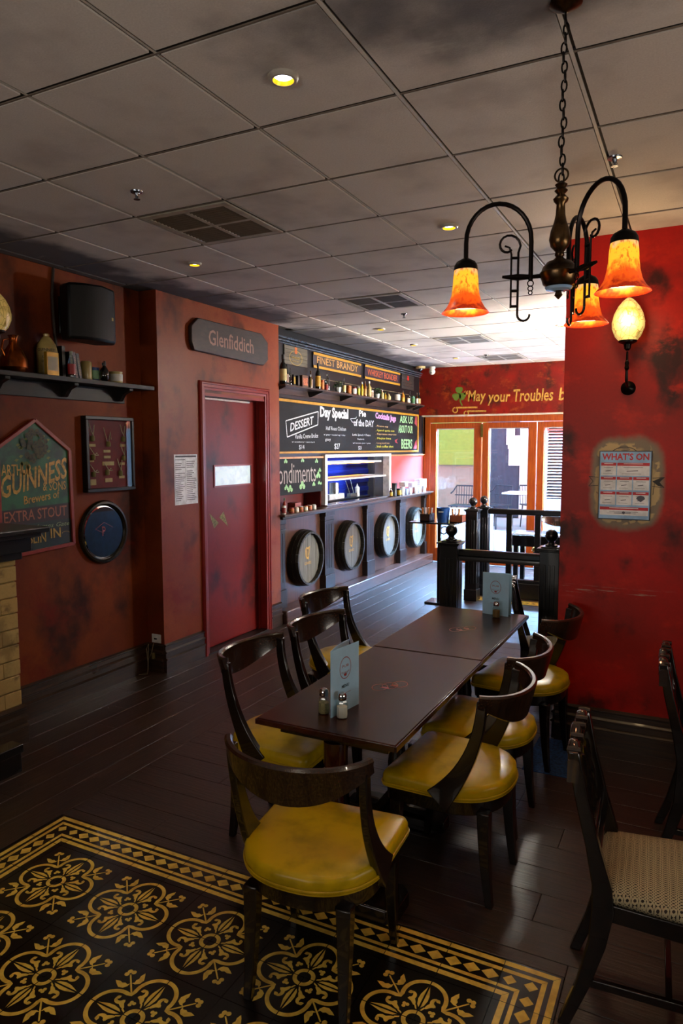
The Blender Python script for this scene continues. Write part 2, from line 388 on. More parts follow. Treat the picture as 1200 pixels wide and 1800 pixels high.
# patterned encaustic tiles: a rug of twelve tiles across let into the boards
TS = .2075
TB = M('120c08', .28, var=.3, scale=25, coat=.15); TY = M('f0cc58', .36, var=.2, scale=18, col2='cfa640', coat=.05)
def tile_base():
    b = MB(TB); e = TS/2-.0012; b.box((-e, -e, -.012), (e, e, 0)); return b
def circ(c, r, n=10): return [(c[0]+r*math.cos(2*PI*k/n), c[1]+r*math.sin(2*PI*k/n)) for k in range(n)]
def quarter():
    """a quarter of the flower ring, centre of the flower at the tile's low corner"""
    b = tile_base().m(TY); o = -TS/2+.0016; k = TS-.0032; zc = [.0003]
    b.frame((o, o, 0), (k, 0, 0), (0, k, 0), (0, 0, 1))
    def z(): zc[0] += .00003; return zc[0]
    b.ring((0, 0), .115, .19, z(), 8, 0, PI/2)
    # big ring, two half lobes
    for fl in (0, 1):
        vs = []; n = 16; aend = math.acos((.382-.5)/.40) if True else 0
        for j in range(n+1):
            a = aend*j/n
            for rr in (.325, .40):
                x, y = .5+rr*math.cos(a), rr*math.sin(a)
                if j == n: x = y = (.345 if rr < .35 else .392)
                vs.append((y, x) if fl else (x, y))
        zz = z(); fs = [(2*j, 2*j+1, 2*j+3, 2*j+2) for j in range(n)]
        if fl: fs = [f[::-1] for f in fs]
        b.add([(x, y, zz) for x, y in vs], fs)
        def P(pts, zz=None):
            pts = [(q, p) for p, q in pts] if fl else pts
            b.poly(pts, z())
        # fleur: half of the middle petal, cut by the joint
        P([(.27, .008), (.33, .05), (.45, .075), (.56, .068), (.66, .04), (.76, .008)])
        P([(.215, .02), (.30, .06), (.285, .085), (.22, .05)])
        # curled side petal
        cx, cy, R = .455, .205, .068; pts_o = []; pts_i = []
        for j in range(13):
            a = math.radians(-205+j*24); w_ = .030+.040*math.sin(PI*min(1, (j+1)/10))
            pts_o.append((cx+(R+w_*.5)*math.cos(a)+.03*(j/12), cy+(R+w_*.5)*math.sin(a)*.9)); pts_i.append((cx+(R-w_*.6)*math.cos(a)+.03*(j/12), cy+(R-w_*.6)*math.sin(a)*.9))
        zz = z(); vs = [p for pr_ in zip(pts_o, pts_i) for p in pr_]
        if fl: vs = [(q, p) for p, q in vs]
        fs = [(2*j+1, 2*j, 2*j+2, 2*j+3) for j in range(12)]
        if fl: fs = [f[::-1] for f in fs]
        b.add([(x, y, zz) for x, y in vs], fs)
        P(circ((.525, .235), .036)); P([(.28, .07), (.35, .085), (.42, .125), (.40, .18), (.36, .22), (.345, .17), (.28, .105)])
        # leaf beside the stem
        base = (.56, .56)
        def L(u, v): return (base[0]+(u+v)*.7071, base[1]+(u-v)*.7071)
        P([L(0, .008), L(-.005, .06), L(.045, .09), (L(.06, .14)), L(.115, .17), L(.16, .25), L(.085, .24), L(-.01, .215), L(-.065, .14), L(-.05, .06)])
    b.poly([(.39, .368), (.368, .39), (.70, .718), (.718, .70)], z())
    for c in ((.765, .765), (.69, .775), (.775, .69)): b.poly(circ(c, .046), z())
    for c in ((.245, .245), (.19, .24), (.24, .19)): b.poly(circ(c, .034), z())
    b.fr = None; return b
def border():
    """bands run along x; the outside of the rug is towards +y"""
    b = tile_base().m(TY); e = TS/2-.0012; h = TS
    for i, (v0, v1) in enumerate(((.845, .955), (.68, .765), (.30, .375), (.13, .235))):
        b.poly([(-e, -h/2+v0*h), (e, -h/2+v0*h), (e, -h/2+v1*h), (-e, -h/2+v1*h)], .0004)
    for k in range(3):
        cx = -h/2+h*(k+.5)/3; cy = -h/2+.53*h; dx = h/6*.93; dy = h*.128
        b.poly([(cx-dx, cy), (cx, cy-dy), (cx+dx, cy), (cx, cy+dy)], .0004)
    return b
def corner():
    """outside corner towards +x +y"""
    b = tile_base().m(TY); h = TS
    for v0, v1 in ((.845, .955), (.68, .765), (.30, .375), (.13, .235)):
        a, c = -h/2+v0*h, -h/2+v1*h; lo = -h/2+.0012
        b.poly([(lo, a), (a-.0008, a), (c-.0008, c), (lo, c)], .0004); b.poly([(a, lo), (c, lo), (c, c-.0008), (a, a-.0008)], .0004)
    for (cx, cy) in ((.53, .53), (.17, .53), (.53, .17)):
        cx, cy = -h/2+cx*h, -h/2+cy*h; d = h*.12; b.poly([(cx-d, cy), (cx, cy-d), (cx+d, cy), (cx, cy+d)], .00045)
    return b
RX0, RY1, NT = -2.843, 2.452, 12
proto = {}
for nm, fn in (('q', quarter), ('b', border), ('c', corner)):
    proto[nm] = mesh('patterned_tile', fn(), 30)
for i in range(NT):
    for j in range(NT):
        x = RX0+(i+.5)*TS; y = RY1-(j+.5)*TS; L_, R_, T_, B_ = i == 0, i == NT-1, j == 0, j == NT-1
        if (L_ or R_) and (T_ or B_): k = 'c'; rz = {(0, 1): PI/2, (1, 1): 0, (0, 0): PI, (1, 0): -PI/2}[(int(R_), int(T_))]
        elif L_ or R_ or T_ or B_: k = 'b'; rz = 0 if T_ else PI if B_ else PI/2 if L_ else -PI/2
        else:
            k = 'q'; a, c = (i-1) % 2, (j-1) % 2    # flower centre at this tile's corner: right/left, down/up
            rz = {(0, 0): PI/2, (1, 0): 0, (0, 1): PI, (1, 1): -PI/2}[(a, c)]
        o = bpy.data.objects.new('patterned_tile', proto[k]); COL.objects.link(o); o.parent = FLOOR; o.location = (x, y, 0); o.rotation_euler = (0, 0, rz)
# strip of small patterned tiles in front of the far balustrade
for i in range(9):
    o = bpy.data.objects.new('patterned_tile', proto['b']); COL.objects.link(o); o.parent = FLOOR; o.location = (-2.3+i*TS, 8.52, .0005); o.rotation_euler = (0, 0, 0)
for o in list(FLOOR.children):   # boards under the tile strip are lowered out of the way
    if o.name.startswith('floor_board') and abs(o.location.y-8.52) < .12 and -2.6 < o.location.x < -.3: o.location.z -= .004

# ceiling tiles hung in a metal grid
GX = [-4.0125+.6*i for i in range(-1, 10)]; GY = [.0633+.6*j for j in range(-1, 19)]
VENTS = {(3, 6), (3, 10), (3, 14), (3, 17)}
def inxy(x, y): return -4.06 < x < 1.4 and y < 10.76 and not (x > -.75 and y > 4.58)
tm = None
def clip_tile(x0, x1, y0, y1):
    return max(x0, -4.10 if y1 < 4.5 else (-3.94 if y0 < 6.2 else -4.04)), x1, y0, min(y1, 10.77)
for i in range(len(GX)-1):
    for j in range(len(GY)-1):
        if GX[i] > 1.2 or (GY[j] > 4.58 and GX[i] > -.2): continue
        vx = round((GX[i]-(-4.6125))/.6)
        cxm, cym = GX[i]+.3, GY[j]+.3
        isv = any(abs(cxm-vx_) < .2 and abs(cym-vy_) < .2 for vx_, vy_ in ((-2.51, 3.36), (-2.51, 5.76), (-2.51, 8.16), (-2.51, 9.96)))
        if isv: continue
        x0, x1, y0, y1 = clip_tile(GX[i], GX[i+1], GY[j], GY[j+1])
        if x1-x0 < .03 or y1-y0 < .03: continue
        full = abs(x1-x0-.6) < .001 and abs(y1-y0-.6) < .001
        if full:
            if tm is None: tm = mesh('ceiling_tile', MB(CEIL).box((-.2865, -.2865, -.004), (.2865, .2865, .012)))
            o = bpy.data.objects.new('ceiling_tile', tm); COL.objects.link(o); o.parent = CEILING; o.location = (cxm, cym, CEILZ)
        else:
            part('ceiling_tile', MB(CEIL).box((x0+.012, y0+.012, CEILZ-.004), (x1-.012, y1-.012, CEILZ+.012)), CEILING)
b = None
for x in GX[1:]:
    y1 = 4.58 if x > -.7 else 10.77; w_ = .010
    if x < -4.0: continue
    g = MB(GAP).box((x-.0125, 0, CEILZ+.004), (x+.0125, y1, CEILZ+.013)); g.m(TBAR).box((x-w_, 0, CEILZ-.003), (x+w_*.2, y1, CEILZ+.006)) if x > -1.2 else g.m(TBAR).box((x-.006, 0, CEILZ), (x+.004, y1, CEILZ+.006))
    part('ceiling_grid_bar', g, CEILING)
for y in GY[1:]:
    if y > 10.7: continue
    x1 = 3.4 if y < 4.58 else 3.4; x0 = -4.10 if y < 4.4 else (-3.93 if y < 6.33 else -4.04)
    g = MB(GAP).box((x0, y-.0125, CEILZ+.002), (x1, y+.0125, CEILZ+.013)); g.m(M('7a6c60', .6)).box((x0, y+.004, CEILZ-.002), (x1, y+.0105, CEILZ+.006))
    part('ceiling_grid_bar', g, CEILING)
# ---------------- skirting boards ----------------
def skirt(name, p0, p1, nrm, h=.245, t=.022):
    """moulded board from p0 to p1 along the wall, nrm points into the room"""
    u = Vector((p1[0]-p0[0], p1[1]-p0[1], 0)); L = u.length; u /= L; n = Vector((nrm[0], nrm[1], 0)); base = Vector((p0[0], p0[1], 0))
    prof = [(0, 0), (t, 0), (t, .105), (t+.010, .11), (t+.010, .118), (t*.75, .128), (t*.75, .165), (t+.004, .170), (t+.004, .178), (t*.5, .19), (t*.5, .222), (t*.85, .228), (t*.85, .236), (0, h)]
    b = MB(SKIRT); b.loft([[tuple(base+n*a+Vector((0, 0, z))+u*s) for a, z in prof] for s in (0, L)])
    if (u.cross(n)).z > 0: b.f = [f[::-1] for f in b.f]
    return struct(name, b)
skirt('baseboard_left', (-4.11, 3.0), (-4.11, 4.48), X_); skirt('baseboard_recess', (-4.11, 4.48), (-3.93, 4.48), (0, -1)); skirt('baseboard_door_left', (-3.93, 4.48), (-3.93, 5.0), X_)
skirt('baseboard_door_right', (-3.93, 6.12), (-3.93, 6.33), X_); skirt('baseboard_right', (-.765, 4.58), (3.4, 4.58), (0, -1)); skirt('baseboard_pillar_side', (-.765, 4.58), (-.765, 6.2), (-1, 0))

# ---------------- red door ----------------
DR = wallpaint('door_red_gloss', '761814', '841c16', '3c1210', '7a1a14', False, .6, .33)
DRW = M('8a221a', .3, var=.08, scale=5, coat=.15)
d = tagit(thing('door_1', 'plain red swing door with small square-cut glass pane in a moulded red frame', None, (-3.93, 5.57, 0)), kind='structure'); del d['label']
b = MB(DR); x0, x1 = -4.045, -4.03
b.box((x0, 5.08, .015), (x1, 5.34, 2.345)).box((x0, 5.94, .015), (x1, 6.06, 2.345)).box((x0, 5.34, .015), (x1, 5.94, 1.53)).box((x0, 5.34, 1.71), (x1, 5.94, 2.345))
leaf = part('door_leaf', b, d)
b = MB(DRW)
for a, c in (((5.325, 1.515), (5.955, 1.53)), ((5.325, 1.71), (5.955, 1.725)), ((5.325, 1.53), (5.34, 1.71)), ((5.94, 1.53), (5.955, 1.71))): b.box((x0, a[0], a[1]), (x1+.008, c[0], c[1]))
part('pane_bead', b, leaf); part('door_pane', MB(PANE_GLOW).box((-4.042, 5.34, 1.53), (-4.036, 5.94, 1.71)), leaf, label='self-glowing glass pane, as if lit from the kitchen behind')
# moulded architrave and reveal
def archi(y0, y1, z1, wd=.075):
    prof = [(0, 0), (0, .018), (.012, .030), (.022, .030), (.028, .022), (.05, .022), (.056, .014), (wd, .012), (wd, 0)]  # outwards-in, height
    pts = [(y0, 0), (y0, z1), (y1, z1), (y1, 0)]; rings = []
    for k, (y, z) in enumerate(pts):
        sy = 1 if k < 2 else -1; ring = []
        for a, h in prof: ring.append((-3.93+h, y+sy*a, z-(a if k in (1, 2) else 0)))
        rings.append(ring)
    return rings
b = MB(DRW); b.loft(archi(5.0, 6.12, 2.475)); b.f = [f[::-1] for f in b.f]; part('architrave', b, d)
b = MB(DRW).box((-4.06, 5.06, 0), (-3.925, 5.082, 2.37)).box((-4.06, 6.058, 0), (-3.925, 6.08, 2.37)).box((-4.06, 5.06, 2.348), (-3.925, 6.08, 2.375))
b.box((-4.028, 5.082, 0), (-4.005, 5.094, 2.348)).box((-4.028, 6.046, 0), (-4.005, 6.058, 2.348)); part('door_lining', b, d)
part('gap_light_strip', MB(M('c8c0b8', .3, .3)).box((-4.022, 5.10, 2.325), (-4.006, 5.90, 2.341)), d, label='pale strip for the light in the gap at the head of the door')  # light through the door-head gap painted as a pale strip
part('worn_patch', MB(M('8f8450', .7, var=.3, scale=40)).add([(-4.0292, 5.10+.05*k*1.0+.02*((k*7) % 3), 1.13+.05*((k*5) % 4)+.0) for k in range(12)], [(0, 1, 2), (3, 4, 5), (6, 7, 8), (9, 10, 11)]), leaf, label='scratched greenish patch of old paint')

# ---------------- bar dado: rail, pilasters, ledge ----------------
cnt = thing('counter_shelf', 'long brown timber counter shelf running under the kitchen hatch and menu boards', 'counter', (-3.95, 8.7, 1.14))
b = MB(wood('counter_timber', '3a281e', '523e32', .3, (12, 1.2, 12), True, coat=.2)); b.box((-4.05, 6.32, 1.155), (-3.865, 11.0, 1.178)); part('shelf_board', b, cnt, .004)
part('shelf_moulding', MB(PILAST).box((-4.05, 6.34, 1.125), (-3.90, 10.98, 1.155)), cnt, .006)
PL = [6.405, 7.555, 8.76, 9.95, 11.02]
for k, y in enumerate(PL):
    p = tagit(thing('trim_%d' % (k+1), None, None, (-4.0, y, 0)), kind='structure')
    hw = .115; y1 = min(y+hw, 11.05); y0 = y-hw if k else 6.335; b = MB(PILAST)
    b.box((-4.05, y0, .14), (-3.985, y1, 1.125)); b.box((-4.05, y0-.01, .14), (-3.97, y1+.01, .34)); b.box((-4.05, y0-.008, 1.06), (-3.972, y1+.008, 1.125)).box((-4.05, y0-.008, 1.0), (-3.978, y1+.008, 1.012))
    sh_ = part('pilaster_shaft', b, p, .003)
    w3 = (y1-y0)/7; b = MB(M('100d0c', .4))
    for q in (1.2, 3.0, 4.8): b.box((-3.985, y0+w3*q, .42), (-3.9825, y0+w3*(q+.55), .96))
    part('flute', b, sh_)
t = tagit(thing('trim_6', None, None, (-3.95, 8.7, 0)), kind='structure')
part('plinth_ledge', MB(wood('ledge_timber', '3c241c', '50342a', .28, (10, 1.2, 10), True, coat=.25)).box((-4.05, 6.34, 0), (-3.86, 11.0, .142)), t, .012)

# ---------------- barrels on the dado ----------------
HEADM = wood('barrel_head_oak', '6e6a60', '545046', .5, (12, 12, 1.2), False); STAVE = wood('barrel_stave', '2a2616', '1e1a10', .4, (4, 14, 14), False); HOOP = M('2c2a26', .4, .6)
def barrel(y, z, label):
    R = .325; t = thing('barrel', label, 'barrel', (-4.05, y, z), 0, 'half barrels on the bar front')
    nst = 24
    for k in range(nst):
        a0, a1 = 2*PI*k/nst+.006, 2*PI*(k+1)/nst-.006; rings = []
        for x, r0, r1 in ((0, R-.028, R+.002), (.05, R-.030, R-.002), (.10, R-.036, R-.010), (.132, R-.042, R-.018)):
            rings.append([(x, r*math.cos(a), r*math.sin(a)) for r, a in ((r0, a0), (r1, a0), (r1+.0005, (a0+a1)/2), (r1, a1), (r0, a1))])
        part('stave', MB(STAVE).loft(rings), t, world=False)
    for x0, x1, ra, rb in ((.012, .050, R+.006, R+.004), (.066, .104, R+.001, R-.005)):
        b = MB(HOOP).lathe([(ra-.004, x0), (ra, x0), (rb, x1), (rb-.004, x1)], ax='x', seg=40, cap=False); part('hoop', b, t, world=False)
    # head: six boards
    hd = MB(HOOP).lathe([(R-.034, .060), (R-.034, .072)], ax='x', seg=36); head = part('barrel_head', hd, t, world=False)
    for k in range(6):
        u0, u1 = -(R-.036)+(2*(R-.036)/6)*k+.001, -(R-.036)+(2*(R-.036)/6)*(k+1)-.001; Rr = R-.036
        c = lambda u: math.sqrt(max(Rr*Rr-u*u, 0)); pts = [(u0, -c(u0)), ((u0+u1)/2, -c((u0+u1)/2)), (u1, -c(u1)), (u1, c(u1)), ((u0+u1)/2, c((u0+u1)/2)), (u0, c(u0))]
        part('head_board', MB(HEADM).frame((0, 0, 0), Y_, Z_, X_).prism(pts, .070, .080+.0006*(k % 2)), head, world=False)
    g = MB(GOLDP).frame((.0818, 0, 0), Y_, Z_, X_)
    hp = [(-.05, .02), (-.055, .11), (-.02, .135), (.0, .12), (.05, .135), (.045, .11), (.0, .10), (-.02, .115), (-.04, .10), (-.035, .03)]
    g.poly(hp); g.poly([(.036, .11), (.05, .12), (.02, -.02), (-.035, .0), (-.05, .02), (-.03, .028), (.01, .005)])
    for k in range(6): g.poly([(-.030+k*.011, .105), (-.027+k*.011, .105), (-.027+k*.011, .0+.002*k), (-.030+k*.011, .004+.002*k)])
    g.text('GUINNESS', 0, -.075, .15, .034, align='C', bold=.01); part('harp_emblem', g, head, world=False)
    return t
for y, l in ((6.985, 'nearest half barrel on the bar front, closest to the red door'), (8.13, 'second half barrel from the red door, on the bar front'), (9.34, 'third half barrel from the red door, on the bar front'), (10.49, 'farthest half barrel on the bar front, beside the timber glass doors')):
    barrel(y, .622, l)

# ---------------- crown rails, boards and signs over the bar ----------------
t = tagit(thing('trim_7', None, None, (-4.0, 8.6, 3.0)), kind='structure'); CR = M('3c4450', .2, coat=.6)
for z0, z1, dx in ((3.055, 3.075, .055), (3.028, 3.045, .040), (3.003, 3.018, .028)): part('crown_moulding', MB(CR).box((-4.05, 6.33, z0), (-4.05+dx, 10.78, z1)), t, .003)
part('crown_board', MB(UPD).box((-4.05, 6.33, 3.075), (-4.02, 10.78, CEILZ)), t)
def wsign(name, label, y0, y1, z0, z1, mat, edge=None, th=.02, x=-4.05, cat='sign', group=None):
    t = thing(name, label, cat, (x, (y0+y1)/2, z0), 0, group)
    part('board', MB(mat).box((x, y0, z0), (x+th, y1, z1)), t, .002); return t
MUR = M('4c4238', .6, var=.2, scale=6)
# round emblem panels of timber slats
def roundsign(y0, y1, z0, z1, label, red, dim):
    t = thing('emblem_panel', label, 'sign', (-4.05, (y0+y1)/2, z0), 0); n = 5
    for k in range(n): part('slat', MB(wood('grey_slat%d' % dim, '5a5244' if not dim else '221a18', '453e34' if not dim else '1a1414', .55, (14, 1.5, 14), True)).box((-4.05, y0, z0+(z1-z0)*k/n+.0015), (-4.035, y1, z0+(z1-z0)*(k+1)/n-.0015)), t)
    yc, zc = (y0+y1)/2+(-.01 if not dim else 0), (z0+z1)/2-.02; b = wallL(MB(M('b8962e', .45) if not dim else M('5a3428', .5)), -4.034)
    r = .085 if not dim else .075; b.ring((yc, zc), r, r+.009, .001, ey=.95).ring((yc, zc), r*1.75, r*1.75+.008, .001, ey=.52) if False else b.ring((yc, zc), r*1.55, r*1.65, .001, 36, ey=.58)
    part('ring_outline', b, t)
    for tx, zz, ww, hh in (('WHISKEY', zc-.012, .19, .026), ('DISTILLERY', zc-.045, .15, .014)): part('lettering', wallL(MB(b.mats[0]), -4.034).text(tx, yc, zz, ww, hh, .0015, align='C'), t)
    b = wallL(MB(red), -4.034).poly([(yc-.02, zc+.045), (yc+.02, zc+.045), (yc+.035, zc+.07), (yc+.02, zc+.085), (yc+.028, zc+.11), (yc, zc+.12), (yc-.028, zc+.11), (yc-.02, zc+.085), (yc-.035, zc+.07)], .002); part('crest', b, t)
roundsign(6.62, 7.12, 2.795, 3.0, 'grey slatted panel with gold ringed emblem, left end above the bottle shelf', M('b85a18', .5), 0)
roundsign(9.99, 10.5, 2.78, 3.0, 'dark panel with small red crest, right end above the bottle shelf', M('c01a14', .5), 1)
def textsign(y0, y1, z0, z1, label, words, tc, bgc):
    t = wsign('lettered_sign', label, y0, y1, z0, z1, bgc, th=.018)
    for za, zb in ((z1-.028, z1), (z0, z0+.028)): part('gold_strip', MB(GOLDF).box((-4.032, y0, za), (-4.022, y1, zb)), t, .002)
    part('lettering', wallL(MB(tc), -4.0315).text(words, (y0+y1)/2, z0+.055, (y1-y0)*.86, .085, align='C', bold=.008), t)
textsign(7.25, 8.54, 2.815, 2.992, 'dark sign with gold strips lettered FINEST BRANDY', 'FINEST BRANDY', M('b98a4a', .5), M('2c2024', .5))
textsign(8.67, 9.9, 2.81, 2.997, 'dark purple sign with gold strips and red lettering WHISKEY BONDER', 'WHISKEY BONDER', M('b8552c', .5), M('1c1226', .5))
# big chalkboard
t = wsign('menu_chalkboard', 'long chalk menu board in gold frame with dessert and specials lettering', 6.34, 10.69, 1.83, 2.412, CHALKB, th=.012, cat='chalkboard'); XB = -4.0375
for a, c in (((6.34, 2.385), (10.70, 2.415)), ((6.34, 1.822), (10.70, 1.845)), ((10.665, 1.845), (10.70, 2.385))): part('frame_bar', MB(GOLDF).box((-4.038, a[0], a[1]), (-4.022, c[0], c[1])), t, .003)
def chalk(mat, items, par=None, nm='chalk_lettering'):
    for it in items: part(nm, wallL(MB(mat), XB).text(it[0], it[1], it[2], it[3], it[4], .0012, **it[5]), par or t)
chalk(CHALK, [('DESSERT', 6.73, 2.062, .53, .095, {'rise': .10, 'bold': .02, 'shear': .1}), ('Vanilla Creme Brulee', 6.83, 1.985, .54, .052, {'rise': .02}), ('w/ strawberry + mint shard', 6.76, 1.94, .52, .02, {}), ('$14', 6.92, 1.862, .12, .058, {}),
   ('Day Special', 7.42, 2.215, .76, .165, {'bold': .04}), ('Half Roast Chicken', 7.57, 2.10, .54, .048, {}), ('w/ gravy + roasted veg + chips', 7.51, 2.03, .58, .024, {}), ('gravy', 7.55, 1.96, .14, .035, {}), ('$27', 7.79, 1.862, .15, .078, {}),
   ('Pie', 8.50, 2.30, .22, .085, {'bold': .03}), ('of the DAY', 8.34, 2.17, .64, .09, {'bold': .02}), ('Lamb, Spinach + Potato', 8.30, 2.035, .57, .036, {}), ('Shepherds', 8.45, 1.985, .21, .026, {}), ('w/ tomato jam + peas', 8.31, 1.935, .56, .022, {}), ('$21', 8.48, 1.855, .10, .055, {})])
b = wallL(MB(CHALK), XB)
q = [(6.638, 2.179), (7.373, 2.313), (7.363, 2.157), (6.664, 2.003)]
for i in range(4): b.bar(q[i], q[(i+1) % 4], .012, .001, .0018)
part('chalk_outline', b, t); b = wallL(MB(CHALK), XB)
for i, (p0, p1) in enumerate((((8.24, 2.26), (8.40, 2.27)), ((8.24, 2.26), (8.29, 2.22)), ((8.29, 2.22), (8.42, 2.215)), ((8.40, 2.27), (8.42, 2.29)))): b.bar(p0, p1, .008, .001, .0018)
part('chalk_outline', b, t)
chalk(CHALKP, [('Cocktails Jugs', 9.03, 2.27, .75, .11, {'bold': .05, 'rise': -.02})])
chalk(CHALKO, [('. Pimms cup', 9.04, 2.172, .44, .03, {}), ('. Espresso martini', 9.04, 2.062, .75, .03, {}), ('. Long iced tea', 9.04, 1.935, .49, .03, {})]); chalk(CHALKY, [('. Aperol spritz mix', 9.04, 2.11, .68, .036, {}), ('. Mojito lime', 9.04, 1.998, .55, .034, {}), ('. Irish coffee shot', 9.04, 1.888, .64, .034, {})])
chalk(CHALKG, [('ASK US', 9.93, 2.26, .54, .11, {'bold': .02}), ('ABOUT OUR', 9.88, 2.11, .59, .12, {'bold': .02}), ('BEERS', 10.0, 1.87, .45, .15, {'bold': .02})])
b = wallL(MB(CHALKR), XB); b.poly([(6.36, 1.86), (6.49, 1.87), (6.46, 1.93), (6.42, 1.96), (6.40, 2.0), (6.38, 1.98), (6.36, 1.93)], .001).poly([(9.74, 2.0), (9.86, 2.02), (9.80, 1.985), (9.86, 1.95), (9.76, 1.965)], .001).poly([(10.5, 1.87), (10.66, 1.87), (10.66, 2.02), (10.58, 1.98)], .001); b.poly([(10.55, 2.27), (10.66, 2.22), (10.66, 2.38), (10.58, 2.38)], .001); part('chalk_drawing', b, t)
# lower gold strip and condiments board
t = tagit(thing('trim_8', None, None, (-4.04, 8.7, 1.77)), kind='structure')
PKS = M('c08a5a', .4, var=.1)
part('picture_rail', MB(PKS).box((-4.05, 6.34, 1.765), (-4.02, 7.47, 1.785)), t); part('picture_rail', MB(PKS).box((-4.05, 9.55, 1.765), (-4.02, 11.02, 1.785)), t); part('picture_rail', MB(M('a86a28', .4)).box((-4.05, 10.99, 1.785), (-4.02, 11.02, 2.385)), t)
t = wsign('condiments_chalkboard', 'short chalkboard lettered condiments with green clover drawings, above the red niche', 6.34, 7.465, 1.368, 1.765, CHALKB, x=-4.045, th=.012, cat='chalkboard'); XB = -4.0325
b = wallL(MB(M('a89a98', .9)), XB); b.text('Condiments', 6.325, 1.49, .975, .225, .0012, bold=-.004, arch=.0); part('chalk_lettering', b, t)
b = wallL(MB(CHALKG), XB)
for cy, cz, s in ((6.62, 1.74, .03), (6.99, 1.745, .03), (7.32, 1.73, .03), (7.40, 1.62, .028), (7.36, 1.56, .045), (6.63, 1.45, .035), (6.71, 1.43, .045), (6.98, 1.455, .055), (7.25, 1.46, .03), (7.38, 1.47, .025), (7.43, 1.46, .02)):
    for a in (90, 210, 330): b.poly(circ((cy+s*.75*math.cos(math.radians(a)), cz+s*.45*math.sin(math.radians(a))), s*.55, 10), .0012)
part('clover_drawing', b, t)

# ---------------- serving hatch and kitchen behind ----------------
ST = M('c8ccd0', .22, .9, var=.06); WH = M('e6e4e0', .35, .2); STD = M('8a8884', .3, .8, var=.1, scale=3)
h = thing('serving_hatch', 'white steel framed kitchen serving hatch with heated shelves beside the condiments board', 'hatch', (-4.05, 8.5, 1.17)); hx0, hx1 = -4.10, -4.0
part('frame_head', MB(WH).box((hx0, 7.48, 1.765), (hx1, 9.52, 1.805)), h, .003); part('frame_jamb', MB(WH).box((hx0, 7.48, 1.195), (hx1, 7.54, 1.765)), h, .003); part('frame_jamb', MB(WH).box((hx0, 9.45, 1.195), (hx1, 9.52, 1.765)), h, .003); part('frame_sill', MB(ST).box((hx0, 7.48, 1.1785), (-3.97, 9.52, 1.196)), h, .003)
WARM = M('f0b050', .5, emi='ffb040', es=1.3)
sh1 = part('heated_shelf', MB(WH).box((-4.42, 7.54, 1.685), (-4.06, 9.30, 1.71)), h, .002)
for k in range(4): part('heat_lamp', MB(WARM).box((-4.36, 7.62+k*.44, 1.674), (-4.14, 7.90+k*.44, 1.684)), sh1, label='glowing orange heat lamp')
sh2 = part('pass_shelf', MB(WH).box((-4.42, 7.54, 1.475), (-4.05, 9.45, 1.497)), h, .002); part('warm_edge', MB(WARM).box((-4.40, 7.6, 1.4975), (-4.30, 9.2, 1.502)), sh2)
struct('wall_kitchen', MB(M('b0b2b2', .5)).box((-5.9, 6.0, 0), (-5.75, 11.5, CEILZ)).box((-5.75, 11.05, 0), (-4.25, 11.2, CEILZ)).box((-5.75, 6.0, 0), (-4.5, 6.2, CEILZ)).box((-5.75, 6.2, .8), (-4.32, 11.05, .85)))
bp = thing('blue_panel', 'bright blue ribbed panel standing in the kitchen behind the hatch', 'panel', (-4.75, 9.4, .852)); BLU = M('0a34c0', .35, var=.1, scale=4)
for k in range(16): part('rib', MB(BLU).box((-4.78, 8.5, .853+k*.07), (-4.75+.015*(k % 2), 10.33, .853+k*.07+.068)), bp, .004)
cbn = thing('steel_cabinet', 'brushed steel cabinet side seen at right inside the kitchen hatch', 'cabinet', (-4.7, 10.7, .852)); part('side_panel', MB(STD).box((-4.70, 10.36, .87), (-4.66, 11.04, 2.0)), cbn); part('cabinet_body', MB(STD).box((-5.2, 10.37, .852), (-4.70, 11.04, 2.0)), cbn)
part('jamb_lining', MB(STD).box((-4.26, 9.515, 1.185), (-4.10, 9.529, 1.765)), h)
solo('kitchen_bench', MB(M('20262e', .3, .4)).box((-4.5, 7.5, .852), (-4.33, 9.5, 1.185)), 'dark kitchen bench top just inside the hatch', 'bench', (-4.4, 8.5, .852), local=False)
BX = -4.42
solo('orange_carton', MB(M('d84a14', .5)).box((-4.47, 7.62, 1.186), (-4.38, 8.12, 1.235)).m(WH).box((-4.4795, 7.62, 1.2355), (-4.3795, 8.0, 1.27)), 'flat orange and white carton on the hatch bench at left', 'box', (-4.42, 7.87, 1.186), local=False)
solo('white_carton', MB(WH).box((-4.47, 8.3, 1.186), (-4.38, 8.75, 1.26)), 'white carton in the middle of the hatch bench', 'box', (-4.42, 8.5, 1.186), local=False)
solo('steel_pot', MB(ST).lathe([(.07, 0), (.07, .15), (.066, .15), (.066, .01)], seg=20), 'tall steel pot standing on the white carton in the hatch', 'pot', (-4.425, 8.52, 1.2605))
solo('steel_hood', MB(ST).box((-4.70, 8.5, 1.44), (-4.55, 9.9, 1.47)), 'thin steel rail over the pots in the kitchen', 'rail', (-4.62, 9.2, 1.44), local=False)
solo('plastic_squeeze_bottle', MB(WH).lathe([(.035, 0), (.035, .12), (.012, .15), (.006, .18)], seg=14), 'white squeeze bottle at right of the kitchen hatch bench', 'bottle', (-4.42, 9.25, 1.1855))
solo('ladle_rack', MB(ST).box((-4.44, 8.95, 1.186), (-4.38, 9.15, 1.24)).tube([(-4.41, 8.98, 1.24), (-4.41, 8.85, 1.42)], .006).tube([(-4.41, 9.1, 1.24), (-4.41, 9.0, 1.43)], .006), 'small steel rack with slanted utensils on the hatch bench', 'rack', (-4.41, 9.05, 1.186), local=False)
